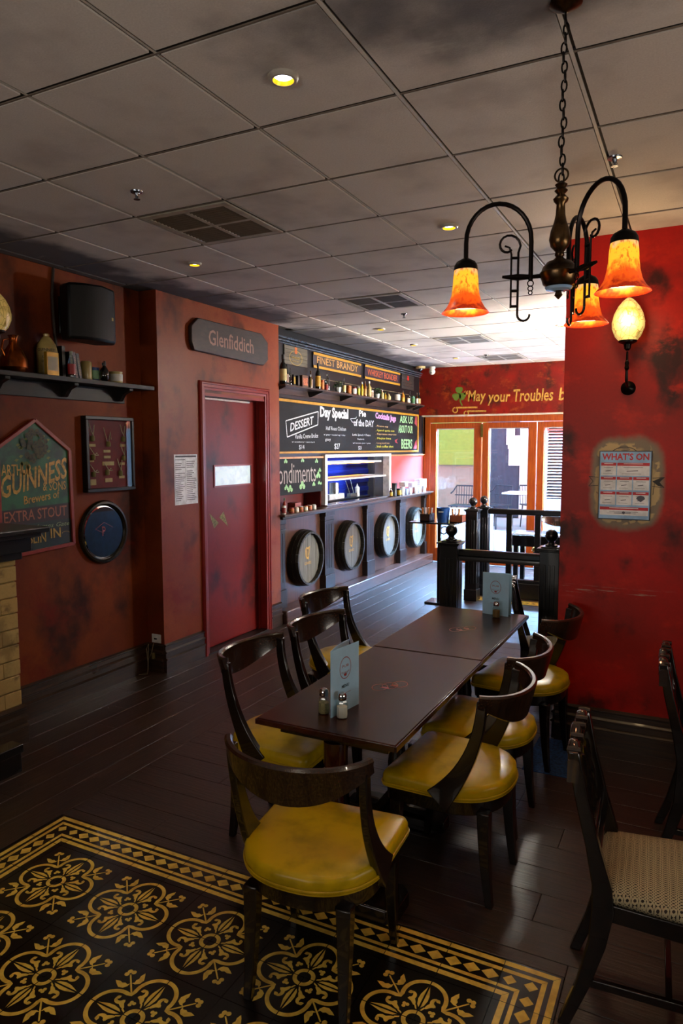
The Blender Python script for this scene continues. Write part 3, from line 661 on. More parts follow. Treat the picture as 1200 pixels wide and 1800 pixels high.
# unseen kitchen lamp added to light the panel behind the hatch
l = bpy.data.lights.new('added_kitchen_fill', 'AREA'); l.shape = 'RECTANGLE'; l.size = .5; l.size_y = 2.5; l.energy = 38; l.color = (1, .97, .92)
o = bpy.data.objects.new('added_kitchen_fill', l); COL.objects.link(o); o.location = (-4.42, 9.2, 2.5)
o.rotation_euler = (0, -.5, 0)

# ---------------- far wall lettering ----------------
for tx in (('\u201cMay', -3.31, 2.55, .35, .225), ('your', -2.93, 2.53, .35, .165), ('Troubles', -2.535, 2.575, .585, .185), ('b', -1.87, 2.575, .10, .185)): part('lettering', wallF(MB(GOLDP), 10.779).text(tx[0], tx[1], tx[2], tx[3], tx[4], .001, bold=.016, shear=.13), WALLFAR);

b = wallF(MB(M('5f7a1e', .6)), 10.779)
for a in (90, 215, -30):
    r_ = math.radians(a); c = (-3.385+.062*math.cos(r_), 2.72+.062*math.sin(r_)); p = []
    for k in range(20):
        u = 2*PI*k/20; hx = .062*math.sin(u)**3; hy = .05*(.8125*math.cos(u)*1.6-.5*math.cos(2*u)*.62-.1*math.cos(3*u)); p.append((c[0]+hx*math.sin(r_)+hy*math.cos(r_), c[1]-hx*math.cos(r_)+hy*math.sin(r_)))
    b.poly(p, .001)
b.poly([(-3.385, 2.70), (-3.36, 2.72), (-3.35, 2.60), (-3.32, 2.54), (-3.345, 2.54), (-3.375, 2.61)], .001); part('shamrock', b, WALLFAR)
b = wallF(MB(GOLDP), 10.779); b.poly([(-3.44, 2.50), (-3.09, 2.495), (-3.09, 2.52), (-3.43, 2.525)], .001).ring((-3.445, 2.475), .03, .048, .001, 20, PI/2, PI*2.2); b.poly([(-3.26, 2.44), (-2.95, 2.435), (-2.95, 2.46), (-3.25, 2.465)], .0012).ring((-3.265, 2.42), .025, .043, .0012, 20, PI/2, PI*2.2); part('swash', b, WALLFAR)

# ---------------- folding glass doors and the terrace outside ----------------
FD = tagit(thing('door_2', None, None, (-2.4, 11.0, 0)), kind='structure')
part('door_frame', MB(ORANGE).box((-4.05, 10.99, 0), (-3.93, 11.08, 2.385)).box((-3.93, 10.99, 2.29), (3.4, 11.08, 2.385)), FD, .004)
xs = [(-3.93, -3.08), (-3.065, -2.225), (-2.21, -1.37), (-1.355, -.515), (-.5, .34), (.355, 1.2)]
for x0, x1 in xs:
    lf = part('door_leaf', MB(ORANGE).box((x0, 11.0, .02), (x0+.10, 11.06, 2.28)).box((x1-.12, 11.0, .02), (x1, 11.06, 2.28)).box((x0+.10, 11.0, 2.195), (x1-.12, 11.06, 2.28)).box((x0+.10, 11.0, .02), (x1-.12, 11.06, .24)), FD, .004)
    part('glass_pane', MB(GLASS).box((x0+.10, 11.028, .24), (x1-.12, 11.032, 2.195)), lf)
    part('glazing_bead', MB(M('d8d8d4', .4)).box((x0+.10, 11.045, .24), (x0+.115, 11.058, 2.195)).box((x1-.135, 11.045, .24), (x1-.12, 11.058, 2.195)).box((x0+.115, 11.045, 2.18), (x1-.135, 11.058, 2.195)), lf)
part('hinge', MB(M('8a7a40', .3, .8)).box((-3.09, 10.985, 2.05), (-3.055, 11.0, 2.26)), FD, label='brass hinge between the first two leaves')
G = lambda name, a, b_, m_: struct(name, MB(m_).box(a, b_))
G('terrace_ground', (-8, 11.3, -.1), (8, 22, -.01), M('9a9ea4', .6, var=.05)); G('terrace_deck', (-8, 12.35, -.01), (3, 15.3, .36), M('9a9ea4', .6, var=.05)); G('terrace_wall', (-9, 15.6, 0), (1, 15.8, 3.4), M('8e8274', .7, var=.04))
G('terrace_wall_white', (-3.45, 15.35, 0), (-2.2, 15.6, 3.4), M('b8bcc0', .6, var=.02))
solo('lime_panel', MB(M('7e8c2c', .6, var=.05)).box((-6.3, 15.5, 1.50), (-4.25, 15.59, 3.4)), 'lime green panel on the terrace wall seen through the first glass door', 'panel', (-5.3, 15.59, 1.50), local=False)
solo('grey_panel', MB(M('2a3444', .4, var=.1)).box((-4.08, 15.4, .37), (-3.47, 15.59, 3.4)), 'dark grey wall panel on the terrace beside the white column', 'panel', (-3.75, 15.5, .7), local=False)
for k, (x0, x1, z0, z1, m_, lb) in enumerate(((-3.74, -3.56, 1.95, 2.4, 'f2f4f4', 'upper white notice on the dark terrace panel'), (-3.68, -3.44, 1.5, 1.98, 'e8eef2', 'lower white notice with grey band on the terrace panel'), (-3.70, -3.43, 1.86, 2.15, 'c4c4bc', 'grey notice overlapping the two white ones'))):
    tagit(part('notice', MB(M(m_, .5)).box((x0, 15.33-.012*k, z0), (x1, 15.34-.012*k, z1))), lb, 'notice', 'notices on the terrace panel')
LVR = M('6e7074', .6, var=.05); lv = thing('white_louvre_screen', 'white louvred screen behind the third glass door', 'screen', (-1.9, 11.9, 0))
part('frame', MB(LVR).box((-2.29, 11.88, 0), (-2.22, 11.94, 2.45)).box((-.9, 11.88, 0), (-.83, 11.94, 2.45)).box((-2.22, 11.88, .98), (-.9, 11.94, 1.04)).box((-2.22, 11.88, 2.40), (-.9, 11.94, 2.45)).box((-2.22, 11.88, 0), (-.9, 11.9, .98)), lv)
for k in range(27):
    z = 1.06+k*.05; o = part('slat', MB(LVR).loft([[(x, 11.885, z), (x, 11.892, z), (x, 11.925, z+.030), (x, 11.918, z+.030)] for x in (-2.22, -.9)]), lv)

G('added_louvre_backing', (-2.22, 11.96, 1.04), (-.9, 12.0, 2.45), M('1a1c20', .7))  # dark sheet added behind the slats to make their gaps dark
# ---------------- yellow bowl-back chairs ----------------
YEL = N('mustard_vinyl'); _p = YEL.pos(False)
YEL = YEL.set(YEL.mix(YEL.ramp(YEL.noise(_p, 9, 4), .4, .75), 'c09e0c', '98800a'), .33, spec=.35, coat=.05)
YPIP = M('b8960f', .3, coat=.15)
def dshape(s=1.0, z=0, pleat=0):
    """seat outline, straight front edge at +y, round at the back"""
    P = []; hw, fy, r = .262, .245, .035
    for k in range(7): a = PI/2*k/6; P.append((hw-r+r*math.cos(a), fy-r+r*math.sin(a)))
    for k in range(7): a = PI/2+PI/2*k/6; P.append((-hw+r+r*math.cos(a), fy-r+r*math.sin(a)))
    n = 30
    for k in range(n+1):
        a = PI+PI*k/n; q = 1+pleat*math.sin(k*PI/1.6); P.append((.254*math.copysign(abs(math.cos(a))**.86, math.cos(a))*q, -.03+.225*math.sin(a)*q))
    return [(x*s, y*s, z) for x, y in P]
def leg_mb(x, y, z1, top, bot, dx, dy, mat):
    rings = []
    for k in range(7):
        t = k/6; w_ = top+(bot-top)*t; ox = dx*t*t; oy = dy*t*t; z = z1*(1-t)
        rings.append([(x+ox+a*w_/2, y+oy+c*w_/2, z) for a, c in ((-1, -1), (1, -1), (1, 1), (-1, 1))])
    b = MB(mat).loft(rings); b.f = [f[::-1] for f in b.f]; return b
def bowl_chair():
    t = thing('dining_chair', 'x', 'chair', (0, 0, 0), 0, 'yellow vinyl bowl-back chairs at the long table')
    b = MB(YEL).loft([dshape(.97, .452), dshape(1.0, .468, .006), dshape(.998, .492, .009), dshape(.978, .505, .008), dshape(.93, .512, .004), dshape(.6, .518), dshape(.25, .519)], True, True)
    part('seat', b, t, world=False, sharp=50)
    for z, s_ in ((.464, 1.008), (.454, 1.0)): part('seat_piping', MB(YPIP).tube(dshape(s_, z), .0045, 6, True), t, world=False)
    b = MB(CHAIRW).loft([dshape(.93, .385), dshape(.95, .452)]); part('seat_frame', b, t, .003, world=False)
    for sx in (-1, 1): part('leg', leg_mb(sx*.17, -.185, .40, .052, .030, sx*.006, -.03, CHAIRW), t, .004, world=False)
    for sx in (-1, 1): part('leg', leg_mb(sx*.205, .19, .40, .048, .028, sx*.004, .035, CHAIRW), t, .004, world=False)
    # curved back rail
    n = 24; rings = []
    for k in range(n+1):
        s_ = -1+2*k/n; a = s_*PI*.40; R = .30
        x = .256*math.sin(a)/math.sin(PI*.40); y = -.185-.135*(math.cos(a)-math.cos(PI*.40))/(1-math.cos(PI*.40))
        nx, ny = math.sin(a)*.9, -math.cos(a); L = math.hypot(nx, ny); nx /= L; ny /= L
        zt = .898+.012*s_*s_; hh = .046+.088*math.cos(s_*PI/2)**1.25; th = .011
        def pt(o, z, lean=0): return (x+nx*o, y+ny*o+lean, z)
        ln = .22*hh
        rings.append([pt(th, zt-.016), pt(th*1.25, zt-.004), pt(th*.6, zt+.004), pt(-th*.6, zt+.004), pt(-th*1.25, zt-.004), pt(-th, zt-.016), pt(-th, zt-hh, ln), pt(0, zt-hh-.006, ln), pt(th, zt-hh, ln)])
    b = MB(CHAIRWORN).loft(rings); part('back_rail', b, t, world=False, sharp=45)
    for sx in (-1, 1):
        rings = []; P0, P1, P2 = Vector((-.192, .885)), Vector((-.180, .63)), Vector((-.01, .44)); N_ = 12
        for k in range(N_+1):
            u = k/N_; c = P0*(1-u)**2+P1*2*u*(1-u)+P2*u*u; d = ((P1-P0)*2*(1-u)+(P2-P1)*2*u).normalized(); nn = Vector((-d.y, d.x))
            w_ = .040+.016*u+.055*u**3; x = sx*(.240+.010*u-.010*math.sin(u*PI)); th = .013+.002*u
            a = c+nn*w_/2; e = c-nn*w_/2; rings.append([(x-th, a.x, a.y), (x+th, a.x, a.y), (x+th, e.x, e.y), (x-th, e.x, e.y)])
        b = MB(CHAIRW).loft(rings); part('back_post', b, t, .004, world=False)
    return t
CH = bowl_chair()
spots = [((-1.15, 2.1), 5, 'nearest yellow-seated bowl-back chair, standing on the patterned tiles at the table end'),
 ((-0.9, 2.9), 87, 'nearest yellow-seated chair on the right side of the table'),
 ((-0.93, 3.45), 88, 'middle yellow-seated chair on the right side of the table, between two others'),
 ((-0.9, 4.26), 82, 'farthest yellow-seated chair on the right side of the table, by the red wall'),
 ((-1.74, 2.86), -90, 'nearest chair on the left side of the table, its back rail nearest the red door'),
 ((-1.716, 3.464), -96.6, 'middle chair on the left side of the table, beside the standing menu'),
 ((-2.02, 4.11), -97.6, 'farthest chair on the left side of the table, pulled out a little towards the barrels')]
for k, ((x, y), rz, lb) in enumerate(spots):
    if k == 0: CH.location = (x, y, .0005); CH.rotation_euler = (0, 0, math.radians(rz)); CH['label'] = lb
    else: dup(CH, (x, y, .0045 if k == 3 else 0), math.radians(rz), lb)

# ---------------- tables ----------------
RW = M('3c0f0a', .25, coat=.4, var=.2, scale=20)
LINEP = M('a04a34', .5); BLK = M('0c0b0c', .25, coat=.4)
def table(cx, y0, y1, label, ped=((.11, .10), (.79, .065))):
    t = thing('dining_table', label, 'table', (cx, (y0+y1)/2, 0), 0, 'dark tables pushed end to end'); hy = (y1-y0)/2
    b = MB(TABLEW).box((-.315, -hy, .727), (.315, hy, .75)); part('table_top', b, t, .004, world=False)
    b = MB(RW); e = .006
    b.box((-.315-e, -hy-e, .724), (-.315, hy+e, .747)).box((.315, -hy-e, .724), (.315+e, hy+e, .747)).box((-.315, -hy-e, .724), (.315, -hy, .747)).box((-.315, hy, .724), (.315, hy+e, .747)); part('edge_band', b, t, .002, world=False)
    part('apron', MB(CHAIRW).box((-.25, -hy+.08, .67), (.25, hy-.08, .727)), t, .003, world=False)
    for pi_, (py_, fd) in enumerate(ped):
        yy = -hy+py_
        b = MB(CHAIRW if pi_ else RW).lathe([(.05, .06), (.05, .12), (.035, .14), (.045, .2), (.048, .30), (.034, .42), (.028, .50), (.044, .53), (.044, .56), (.05, .57), (.05, .67)], (0, yy, 0), 16); part('pedestal_column', b, t, world=False)
        fl = .31 if pi_ == 0 and y0 < 3 else .265; b = MB(CHAIRW).prism([(-fl+.04, yy-fd), (-fl, yy-fd*.6), (-fl, yy+fd*.6), (-fl+.04, yy+fd), (fl-.04, yy+fd), (fl, yy+fd*.6), (fl, yy-fd*.6), (fl-.04, yy-fd)], 0, .06); b.box((-.2, yy-fd*.6, .06), (.2, yy+fd*.6, .095)); ft = part('foot', b, t, .006, world=False)
    part('stretcher', MB(CHAIRW).box((-.02, -hy+.2, .14), (.02, hy-.2, .18)), t, .003, world=False)
    b = MB(LINEP)
    for k, (ox, oy) in enumerate(((-.035, -.04), (.0, .0), (.035, .04))): b.ring((ox+.03, oy+.02), .034, .037, .7504, 28, ey=1.3)
    b.poly([(.0, -.03), (.045, -.025), (.03, .0), (.005, -.008)], .7503).poly([(.03, .02), (.07, .025), (.06, .05), (.035, .04)], .7503); part('ring_emblem', b, t, world=False)
    return t
T1 = table(-1.302, 2.405, 3.605, 'nearer dark wooden pedestal table carrying the leaning menu and two shakers')
T2 = table(-1.308, 3.620, 4.76, 'farther dark wooden pedestal table carrying the upright menu near the balustrade', ((.28, .06), (.745, .06)))
# menus
MEN = M('a4d0f0', .5, var=.03); MENI = M('d8dcdc', .6); MRED = M('9a3a40', .6); MNAVY = M('12283a', .6)
def menu(loc, rz, fold, w_, h_, label):
    t = thing('menu_card', label, 'menu', loc, rz, 'standing blue menus'); th = .0015
    b = MB(MEN); b.box((-w_/2, 0, 0), (w_/2, th, h_)); part('front_cover', b, t, world=False)
    rings = []; 
    b = MB(MEN); n = 8
    for k in range(n):   # back panel bowed away from the fold at the left edge
        u0, u1 = k/n, (k+1)/n
        def bk(u): return (-w_/2+w_*u*math.cos(fold*.7), math.sin(u*PI/2)*w_*math.sin(fold))
        (xa, ya), (xb, yb) = bk(u0), bk(u1); b.loft([[(xa, ya+.002, 0), (xa, ya+.0035, 0), (xb, yb+.0035, 0), (xb, yb+.002, 0)], [(xa, ya+.002, h_*(1-.0*u0)), (xa, ya+.0035, h_), (xb, yb+.0035, h_), (xb, yb+.002, h_)]])
    part('back_cover', b, t, world=False)
    b = MB(MENI).box((-w_/2+.006, .0022, .004), (w_/2-.01, .0027, h_-.003)); part('inner_sheet', b, t, world=False)
    b = MB(MRED).frame((0, -.0006, 0), X_, Z_, (0, -1, 0)); c = (.0, h_*.67)
    b.ring(c, w_*.19, w_*.205, 0, 32, ey=1.15); b.text('PUB', 0, h_*.68, w_*.24, h_*.04, 0, align='C').text('KITCHEN BAR', 0, h_*.60, w_*.28, h_*.028, 0, align='C', arch=-h_*.02); b.poly([(-w_*.06, h_*.58), (w_*.06, h_*.58), (w_*.03, h_*.545), (-w_*.03, h_*.545)], 0); part('round_emblem', b, t, world=False)
    b = MB(MNAVY).frame((0, -.0006, 0), X_, Z_, (0, -1, 0)).text('MENU', 0, h_*.37, w_*.26, h_*.05, 0, align='C', bold=.03); part('lettering', b, t, world=False)
    b = MB(MRED).frame((0, -.0006, 0), X_, Z_, (0, -1, 0)); b.bar((-w_*.2, h_*.28), (w_*.2, h_*.28), .0015, 0, .0002)
    for k in range(3): b.bar((-w_*.1, h_*(.22-.04*k)), (w_*.1, h_*(.22-.04*k)), .001, 0, .0002)
    part('small_print', b, t, world=False)
menu((-1.318, 2.64, .7505), math.radians(81), .24, .205, .285, 'light blue folded menu standing between the salt and pepper shakers')
menu((-1.19, 4.662, .7505), math.radians(-10), .25, .19, .285, 'light blue menu standing at the far table end')
# shakers
SG = glassmat('shaker_glass', (.9, .93, .9, 1), .14, .05); CHR = M('c8c8c8', .15, 1, var=.05)
def shaker(x, y, fill, label, h=.078):
    t = thing('shaker', label, 'shaker', (x, y, .7505), .3, 'glass shakers')
    s8 = lambda r, z: [(r*math.cos(PI/8+2*PI*k/8)*(1.08 if k % 2 else 1), r*math.sin(PI/8+2*PI*k/8), z) for k in range(8)]
    part('glass_body', MB(SG).loft([s8(.021, 0), s8(.023, .008), s8(.022, .05), s8(.014, .072)]), t, world=False)
    part('contents', MB(fill).loft([s8(.018, .003), s8(.0195, .01), s8(.0185, .044)]), t, world=False)
    part('cap', MB(CHR).lathe([(.0155, .070), (.0165, .074), (.0165, .088), (.012, .096), (.004, .099)], seg=16), t, world=False); t.scale = (1.18, 1.18, 1.12); return t
SALT = M('f0efe8', .8, var=.03); PEP = M('b0a878', .8, var=.3, scale=400); PEP2 = M('9a7c4c', .8, var=.4, scale=400)
shaker(-1.296, 2.565, SALT, 'salt shaker in front of the near menu'); shaker(-1.388, 2.575, PEP, 'pepper shaker behind the near menu'); shaker(-1.168, 4.60, PEP2, 'lone pepper shaker by the far menu')

# ---------------- carved side chairs with patterned seats ----------------
FAB = N('lattice_fabric'); _p = FAB.pos(False)
def lattice(n, P):
    sx = n.n('ShaderNodeSeparateXYZ'); n.l(P, sx.inputs[0]); fx = n.math('MULTIPLY', sx.outputs[0], 46); fy = n.math('MULTIPLY', sx.outputs[1], 46)
    def cell(ox, oy):
        a = n.math('SUBTRACT', n.math('FRACT', n.math('ADD', fx, ox)), .5); c = n.math('SUBTRACT', n.math('FRACT', n.math('ADD', fy, oy)), .5)
        r = n.math('SQRT', n.math('ADD', n.math('MULTIPLY', a, a), n.math('MULTIPLY', c, c))); return n.math('LESS_THAN', n.math('ABSOLUTE', n.math('SUBTRACT', r, .42)), .075)
    return n.math('MAXIMUM', cell(0, 0), cell(.5, 0))
_f = lattice(FAB, _p); FAB.bump(_f, .3, .001)
FAB = FAB.set(FAB.mix(_f, FAB.mix(FAB.ramp(FAB.noise(_p, 60, 2), .4, .7), '38302a', '201c1a'), 'aca080'), .85, spec=.2)
CARV = M('2a1c16', .14, .0, var=.2, scale=20, coat=.8)
def carved_chair():
    t = thing('side_chair', 'x', 'chair', (0, 0, 0), 0, 'carved side chairs with lattice fabric seats')
    def sq(wf, wb, d, z, r=.02):
        P = []
        for cx, cy, sx, sy in ((wb-r, -d+r, 1, -1), (wf-r, d-r, 1, 1), (-wf+r, d-r, -1, 1), (-wb+r, -d+r, -1, -1)):
            a0 = {(1, -1): -PI/2, (1, 1): 0, (-1, 1): PI/2, (-1, -1): PI}[(sx, sy)]
            for k in range(5): a = a0+PI/2*k/4; P.append((cx+r*math.cos(a), cy+r*math.sin(a), z))
        return P
    b = MB(FAB).loft([sq(.225, .19, .205, .445), sq(.235, .20, .215, .462, .03), sq(.225, .19, .205, .488, .04), sq(.17, .14, .15, .502, .04), sq(.06, .05, .05, .506, .02)]); part('seat', b, t, world=False, sharp=60)
    part('seat_frame', MB(CHAIRW).loft([sq(.225, .195, .205, .385), sq(.23, .2, .21, .446)]), t, .003, world=False)
    for sx in (-1, 1): part('leg', leg_mb(sx*.20, .18, .40, .042, .030, 0, .01, CHAIRW), t, .003, world=False)
    for sx in (-1, 1):   # rear leg and stile in one sweep
        rings = []
        for z, y, d in ((0, -.30, .034), (.15, -.245, .04), (.30, -.205, .05), (.42, -.19, .062), (.50, -.195, .055), (.62, -.225, .04), (.78, -.265, .036), (.90, -.288, .034), (.925, -.292, .03)):
            rings.append([(sx*.19+a*.018, y+c*d*.55, z) for a, c in ((-1, -1), (1, -1), (1, 1), (-1, 1))])
        part('back_post', MB(CHAIRW).loft(rings), t, .004, world=False)
    rings = []; n = 32
    for k in range(n+1):   # waved crest
        s_ = -1+2*k/n; z = .918+.016*math.cos(s_*PI*3.0)+.012*(1-s_*s_); y = -.290-.012*(1-s_*s_)
        rings.append([(s_*.212, y-.018, z-.075), (s_*.212, y-.018, z-.008), (s_*.212, y-.010, z), (s_*.212, y+.010, z), (s_*.212, y+.018, z-.008), (s_*.212, y+.016, z-.075)])
    part('carved_crest', MB(CARV).loft(rings), t, world=False, sharp=50)
    for sx in (-1, -.45, .0, .45, 1):
        part('scroll', MB(CARV).lathe([(.002, -.022), (.012, -.020), (.014, 0), (.012, .020), (.002, .022)], (sx*.185, -.292, .935-.012*abs(sx)), 10, 'y'), t, world=False)
    part('cross_rail', MB(CHAIRW).box((-.18, -.245, .595), (.18, -.222, .635)), t, .003, world=False); part('cross_rail', MB(CHAIRW).box((-.18, -.225, .53), (.18, -.205, .555)), t, .003, world=False)
    for k in range(4):
        x = -.105+.07*k; pts = []; z0, z1 = .63, .85
        b = MB(CHAIRW); pr_ = [(.006, 0), (.009, .1), (.006, .3), (.011, .45), (.013, .5), (.011, .55), (.006, .7), (.009, .9), (.006, 1)]
        b.loft([[(x+r*math.cos(2*PI*j/8), -.236-.04*h+r*math.sin(2*PI*j/8), z0+(z1-z0)*h) for j in range(8)] for r, h in pr_]); part('spindle', b, t, world=False)
    for sx in (-1, 1): part('stretcher', MB(CHAIRW).box((sx*.19-.01, -.24, .15), (sx*.19+.01, .19, .178)), t, .003, world=False)
    part('stretcher', MB(CHAIRW).box((-.19, .0, .153), (.19, .02, .175)), t, .003, world=False)
    return t
CC = carved_chair(); CC.location = (-.035, 2.46, 0); CC.rotation_euler = (0, 0, math.radians(-87)); CC['label'] = 'nearest carved-crest chair with pale lattice fabric seat at the right edge'
dup(CC, (.19, 3.56, 0), math.radians(-90), 'second carved-crest chair at the right edge, between the nearest one and the red wall')
dup(CC, (-.87, 5.07, 0), math.radians(-79), 'carved-crest chair seen edge-on in front of the right newel post of the near balustrade')
T3 = dup(T1, (.75, 2.95, 0), 0, 'dark pedestal table just out of frame to the right of the carved chairs')
T3['group'] = 'tables on the right side'

# ---------------- balustrades ----------------
BAL = M('0b0b0d', .28, coat=.3, var=.2)
def newel(par, x, y, h, w_, hb):
    e = w_/2; b = MB(BAL); b.box((x-e, y-e, 0), (x+e, y+e, h)); b.box((x-e*1.12, y-e*1.12, 0), (x+e*1.12, y+e*1.12, .14)); p = part('newel_post', b, par, .004)
    b = MB(BAL)
    for k in (-1, 0, 1):
        b.box((x+k*.032-.009, y-e-.006, .22), (x+k*.032+.009, y-e, h-.10)); b.box((x-e-.006, y+k*.032-.009, .22), (x-e, y+k*.032+.009, h-.10)); b.box((x+e, y+k*.032-.009, .22), (x+e+.006, y+k*.032+.009, h-.10))
    part('reeding', b, p, .002)
    part('newel_cap', MB(BAL).box((x-e*1.16, y-e*1.16, h), (x+e*1.16, y+e*1.16, h+.012)).box((x-e*1.28, y-e*1.28, h+.012), (x+e*1.28, y+e*1.28, h+.026)).box((x-e*.9, y-e*.9, h+.026), (x+e*.9, y+e*.9, h+.036)), p, .004)
    R = hb; part('ball_finial', MB(BAL).lathe([(.045, h+.036), (.045, h+.046), (.03, h+.052), (.022, h+.066), (.026, h+.072)]+[(max(R*math.cos(a), .001), h+.068+R+R*math.sin(a)) for a in [(-1.15+2.72*k/12) for k in range(13)]], (x, y, 0), 20), p)
bl = thing('balustrade', 'black turned balustrade with two ball-topped newel posts, nearest, at the end of the long table', 'balustrade', (-1.36, 5.42, 0), 0, 'black balustrades')
newel(bl, -1.75, 5.42, 1.105, .145, .048); newel(bl, -.965, 5.42, 1.105, .145, .048)
part('handrail', MB(BAL).loft([[(x, 5.42+a, z) for a, z in ((-.035, 1.06), (-.035, 1.03), (-.022, 1.02), (-.022, 1.0), (-.03, .985), (.03, .985), (.022, 1.0), (.022, 1.02), (.035, 1.03), (.035, 1.06), (.02, 1.075), (-.02, 1.075))] for x in (-1.68, -1.03)]), bl)
part('bottom_rail', MB(BAL).box((-1.68, 5.39, .10), (-1.03, 5.45, .16)), bl, .004)
bl = thing('balustrade', 'long black balustrade with one ball-topped newel post, farther off behind the first', 'balustrade', (-1.4, 8.78, 0), 0, 'black balustrades')
newel(bl, -2.41, 8.78, 1.105, .135, .052)
part('handrail', MB(BAL).box((-2.345, 8.74, 1.05), (.6, 8.82, 1.12)), bl, .012); part('bottom_rail', MB(BAL).box((-2.345, 8.72, 0), (.6, 8.84, .20)).box((-2.345, 8.745, .20), (.6, 8.815, .24)), bl, .006)
for k, x in enumerate((-2.08, -1.73, -1.38, -1.0, -.6, -.2, .2)): part('baluster', MB(BAL).box((x-.035, 8.75, .24), (x+.035, 8.81, 1.05)), bl, .004)
bl = thing('balustrade', 'single black ball-topped newel post standing just left of the long balustrade', 'post', (-2.45, 8.43, 0), 0, 'black balustrades')
newel(bl, -2.45, 8.43, 1.105, .145, .052)

# ---------------- wait station with cutlery ----------------
t = thing('side_console', 'narrow black console shelf with scroll bracket carrying the blue bucket and cutlery boxes', 'console', (-2.8, 8.05, 0))
part('console_top', MB(BLK).box((-3.07, 7.85, .985), (-2.50, 8.30, 1.003)), t, .003); part('console_post', MB(BLK).box((-2.78, 8.06, 0), (-2.74, 8.10, .985)), t, .003); part('console_base', MB(BLK).box((-2.9, 7.95, 0), (-2.62, 8.22, .025)), t, .003)
sp = [(-2.70+.07*math.cos(a)*(1-a/9), 8.08, .88+.07*math.sin(a)*(1-a/9)) for a in [k*.45 for k in range(14)]]; part('scroll_bracket', MB(BLK).tube(sp, .007), t)
BB = M('1c4a8c', .45, var=.1); t = thing('cutlery_bucket', 'blue paper bucket printed with white lettering on the console', 'bucket', (-2.69, 8.0, 1.0035))
part('bucket', MB(BB).lathe([(.066, 0), (.08, .165), (.082, .168), (.077, .165), (.064, .01)], seg=24), t, world=False)
b = MB(M('e8f0f4', .5)).frame((0, -.0795, 0), X_, Z_, (0, -1, 0)).bar((-.03, .125), (.03, .125), .012, 0, .001); part('white_band', b, t, world=False)
solo('cutlery_box', MB(M('2a1812', .4)).box((-.06, -.09, 0), (.06, .09, .01)).box((-.06, -.09, 0), (-.052, .09, .09)).box((.052, -.09, 0), (.06, .09, .09)).box((-.06, -.09, 0), (.06, -.082, .09)).box((-.06, .082, 0), (.06, .09, .09)), 'dark wooden cutlery box left of the blue bucket', 'box', (-2.90, 8.03, 1.0035), 'cutlery boxes')
solo('cutlery_box', MB(M('8a4424', .4)).box((-.075, -.08, 0), (.075, .08, .01)).box((-.075, -.08, 0), (-.067, .08, .085)).box((.067, -.08, 0), (.075, .08, .085)).box((-.075, -.08, 0), (.075, -.072, .085)).box((-.075, .072, 0), (.075, .08, .085)), 'reddish wooden cutlery box right of the blue bucket', 'box', (-2.525, 8.05, 1.0035), 'cutlery boxes')
for bx, n0 in ((-2.90, 5), (-2.525, 4)):
    for k in range(n0):
        b = MB(M('e4e6ea', .5) if k % 3 else M('c87a30', .5)); b.tube([(0, 0, 0), (.006*(k-2), .006*(k % 2), .15)], [.008, .011], 8)
        solo('cutlery_roll', b, ('napkin roll of cutlery sticking out of the dark box' if n0 == 5 else 'napkin roll of cutlery sticking out of the reddish box'), 'cutlery', (bx-.036+.022*k, 7.99+.03*(k % 3), 1.0145), 'napkin rolls in the dark box' if n0 == 5 else 'napkin rolls in the reddish box')
# table and stools behind the long balustrade
t = thing('high_table', 'black square-edged table with white paper mats behind the long balustrade', 'table', (-1.72, 9.45, 0))
part('table_top', MB(BLK).box((-2.2, 9.15, .72), (-1.1, 9.75, .75)), t, .004); part('apron', MB(BLK).box((-2.15, 9.2, .60), (-1.15, 9.7, .72)), t, .004)
for x, y in ((-2.1, 9.25), (-1.2, 9.25), (-2.1, 9.65), (-1.2, 9.65)): part('leg', MB(BLK).box((x-.03, y-.03, 0), (x+.03, y+.03, .6)), t, .003)
for k, x in enumerate((-1.98, -1.6)): solo('paper_mat', MB(WH).box((-.14, -.1, 0), (.14, .1, .012)), ('left' if k == 0 else 'right')+' white paper mat stack on the black table behind the balustrade', 'mat', (x, 9.32, .7505), 'white mats on the far black table')
BCH = dup(CH, (-1.75, 10.05, 0), PI*1.0, 'black chair behind the far black table, near the glass doors'); BCH['group'] = 'chairs by the glass doors'
# terrace furniture
GR = M('24303f', .4)
def wirechair():
    t = thing('wire_chair', 'x', 'chair', (0, 0, 0), 0, 'wire chairs on the terrace')
    part('seat', MB(GR).box((-.22, -.22, .43), (.22, .22, .45)), t, .005, world=False)
    for sx in (-1, 1):
        for sy in (-1, 1): part('leg', MB(GR).tube([(sx*.2, sy*.2, 0), (sx*.17, sy*.17, .43)], .012), t, world=False)
    part('top_rail', MB(GR).tube([(-.25, -.05, .66), (-.25, -.2, .70), (-.2, -.25, .80), (.2, -.25, .80), (.25, -.2, .70), (.25, -.05, .66)], .014), t, world=False)
    part('top_rail', MB(GR).tube([(-.23, -.24, .62), (.23, -.24, .62)], .010), t, world=False)
    for k in range(9): x = -.2+.05*k; part('spindle', MB(GR).tube([(x, -.21, .44), (x, -.25, .8)], .006, 6), t, world=False)
    return t
WC = wirechair(); WC.location = (-3.95, 12.9, .36); WC.rotation_euler = (0, 0, PI); WC['label'] = 'wire chair on the terrace behind the first glass door'
dup(WC, (-3.42, 13.25, .36), PI*.85, 'wire chair left of the terrace table behind the second glass door'); dup(WC, (-2.75, 13.6, .36), PI*1.2, 'wire chair behind the terrace table, turned right')
t = thing('terrace_table', 'pale terrace table with small dark bowl seen through the second glass door', 'table', (-2.6, 12.75, .36))
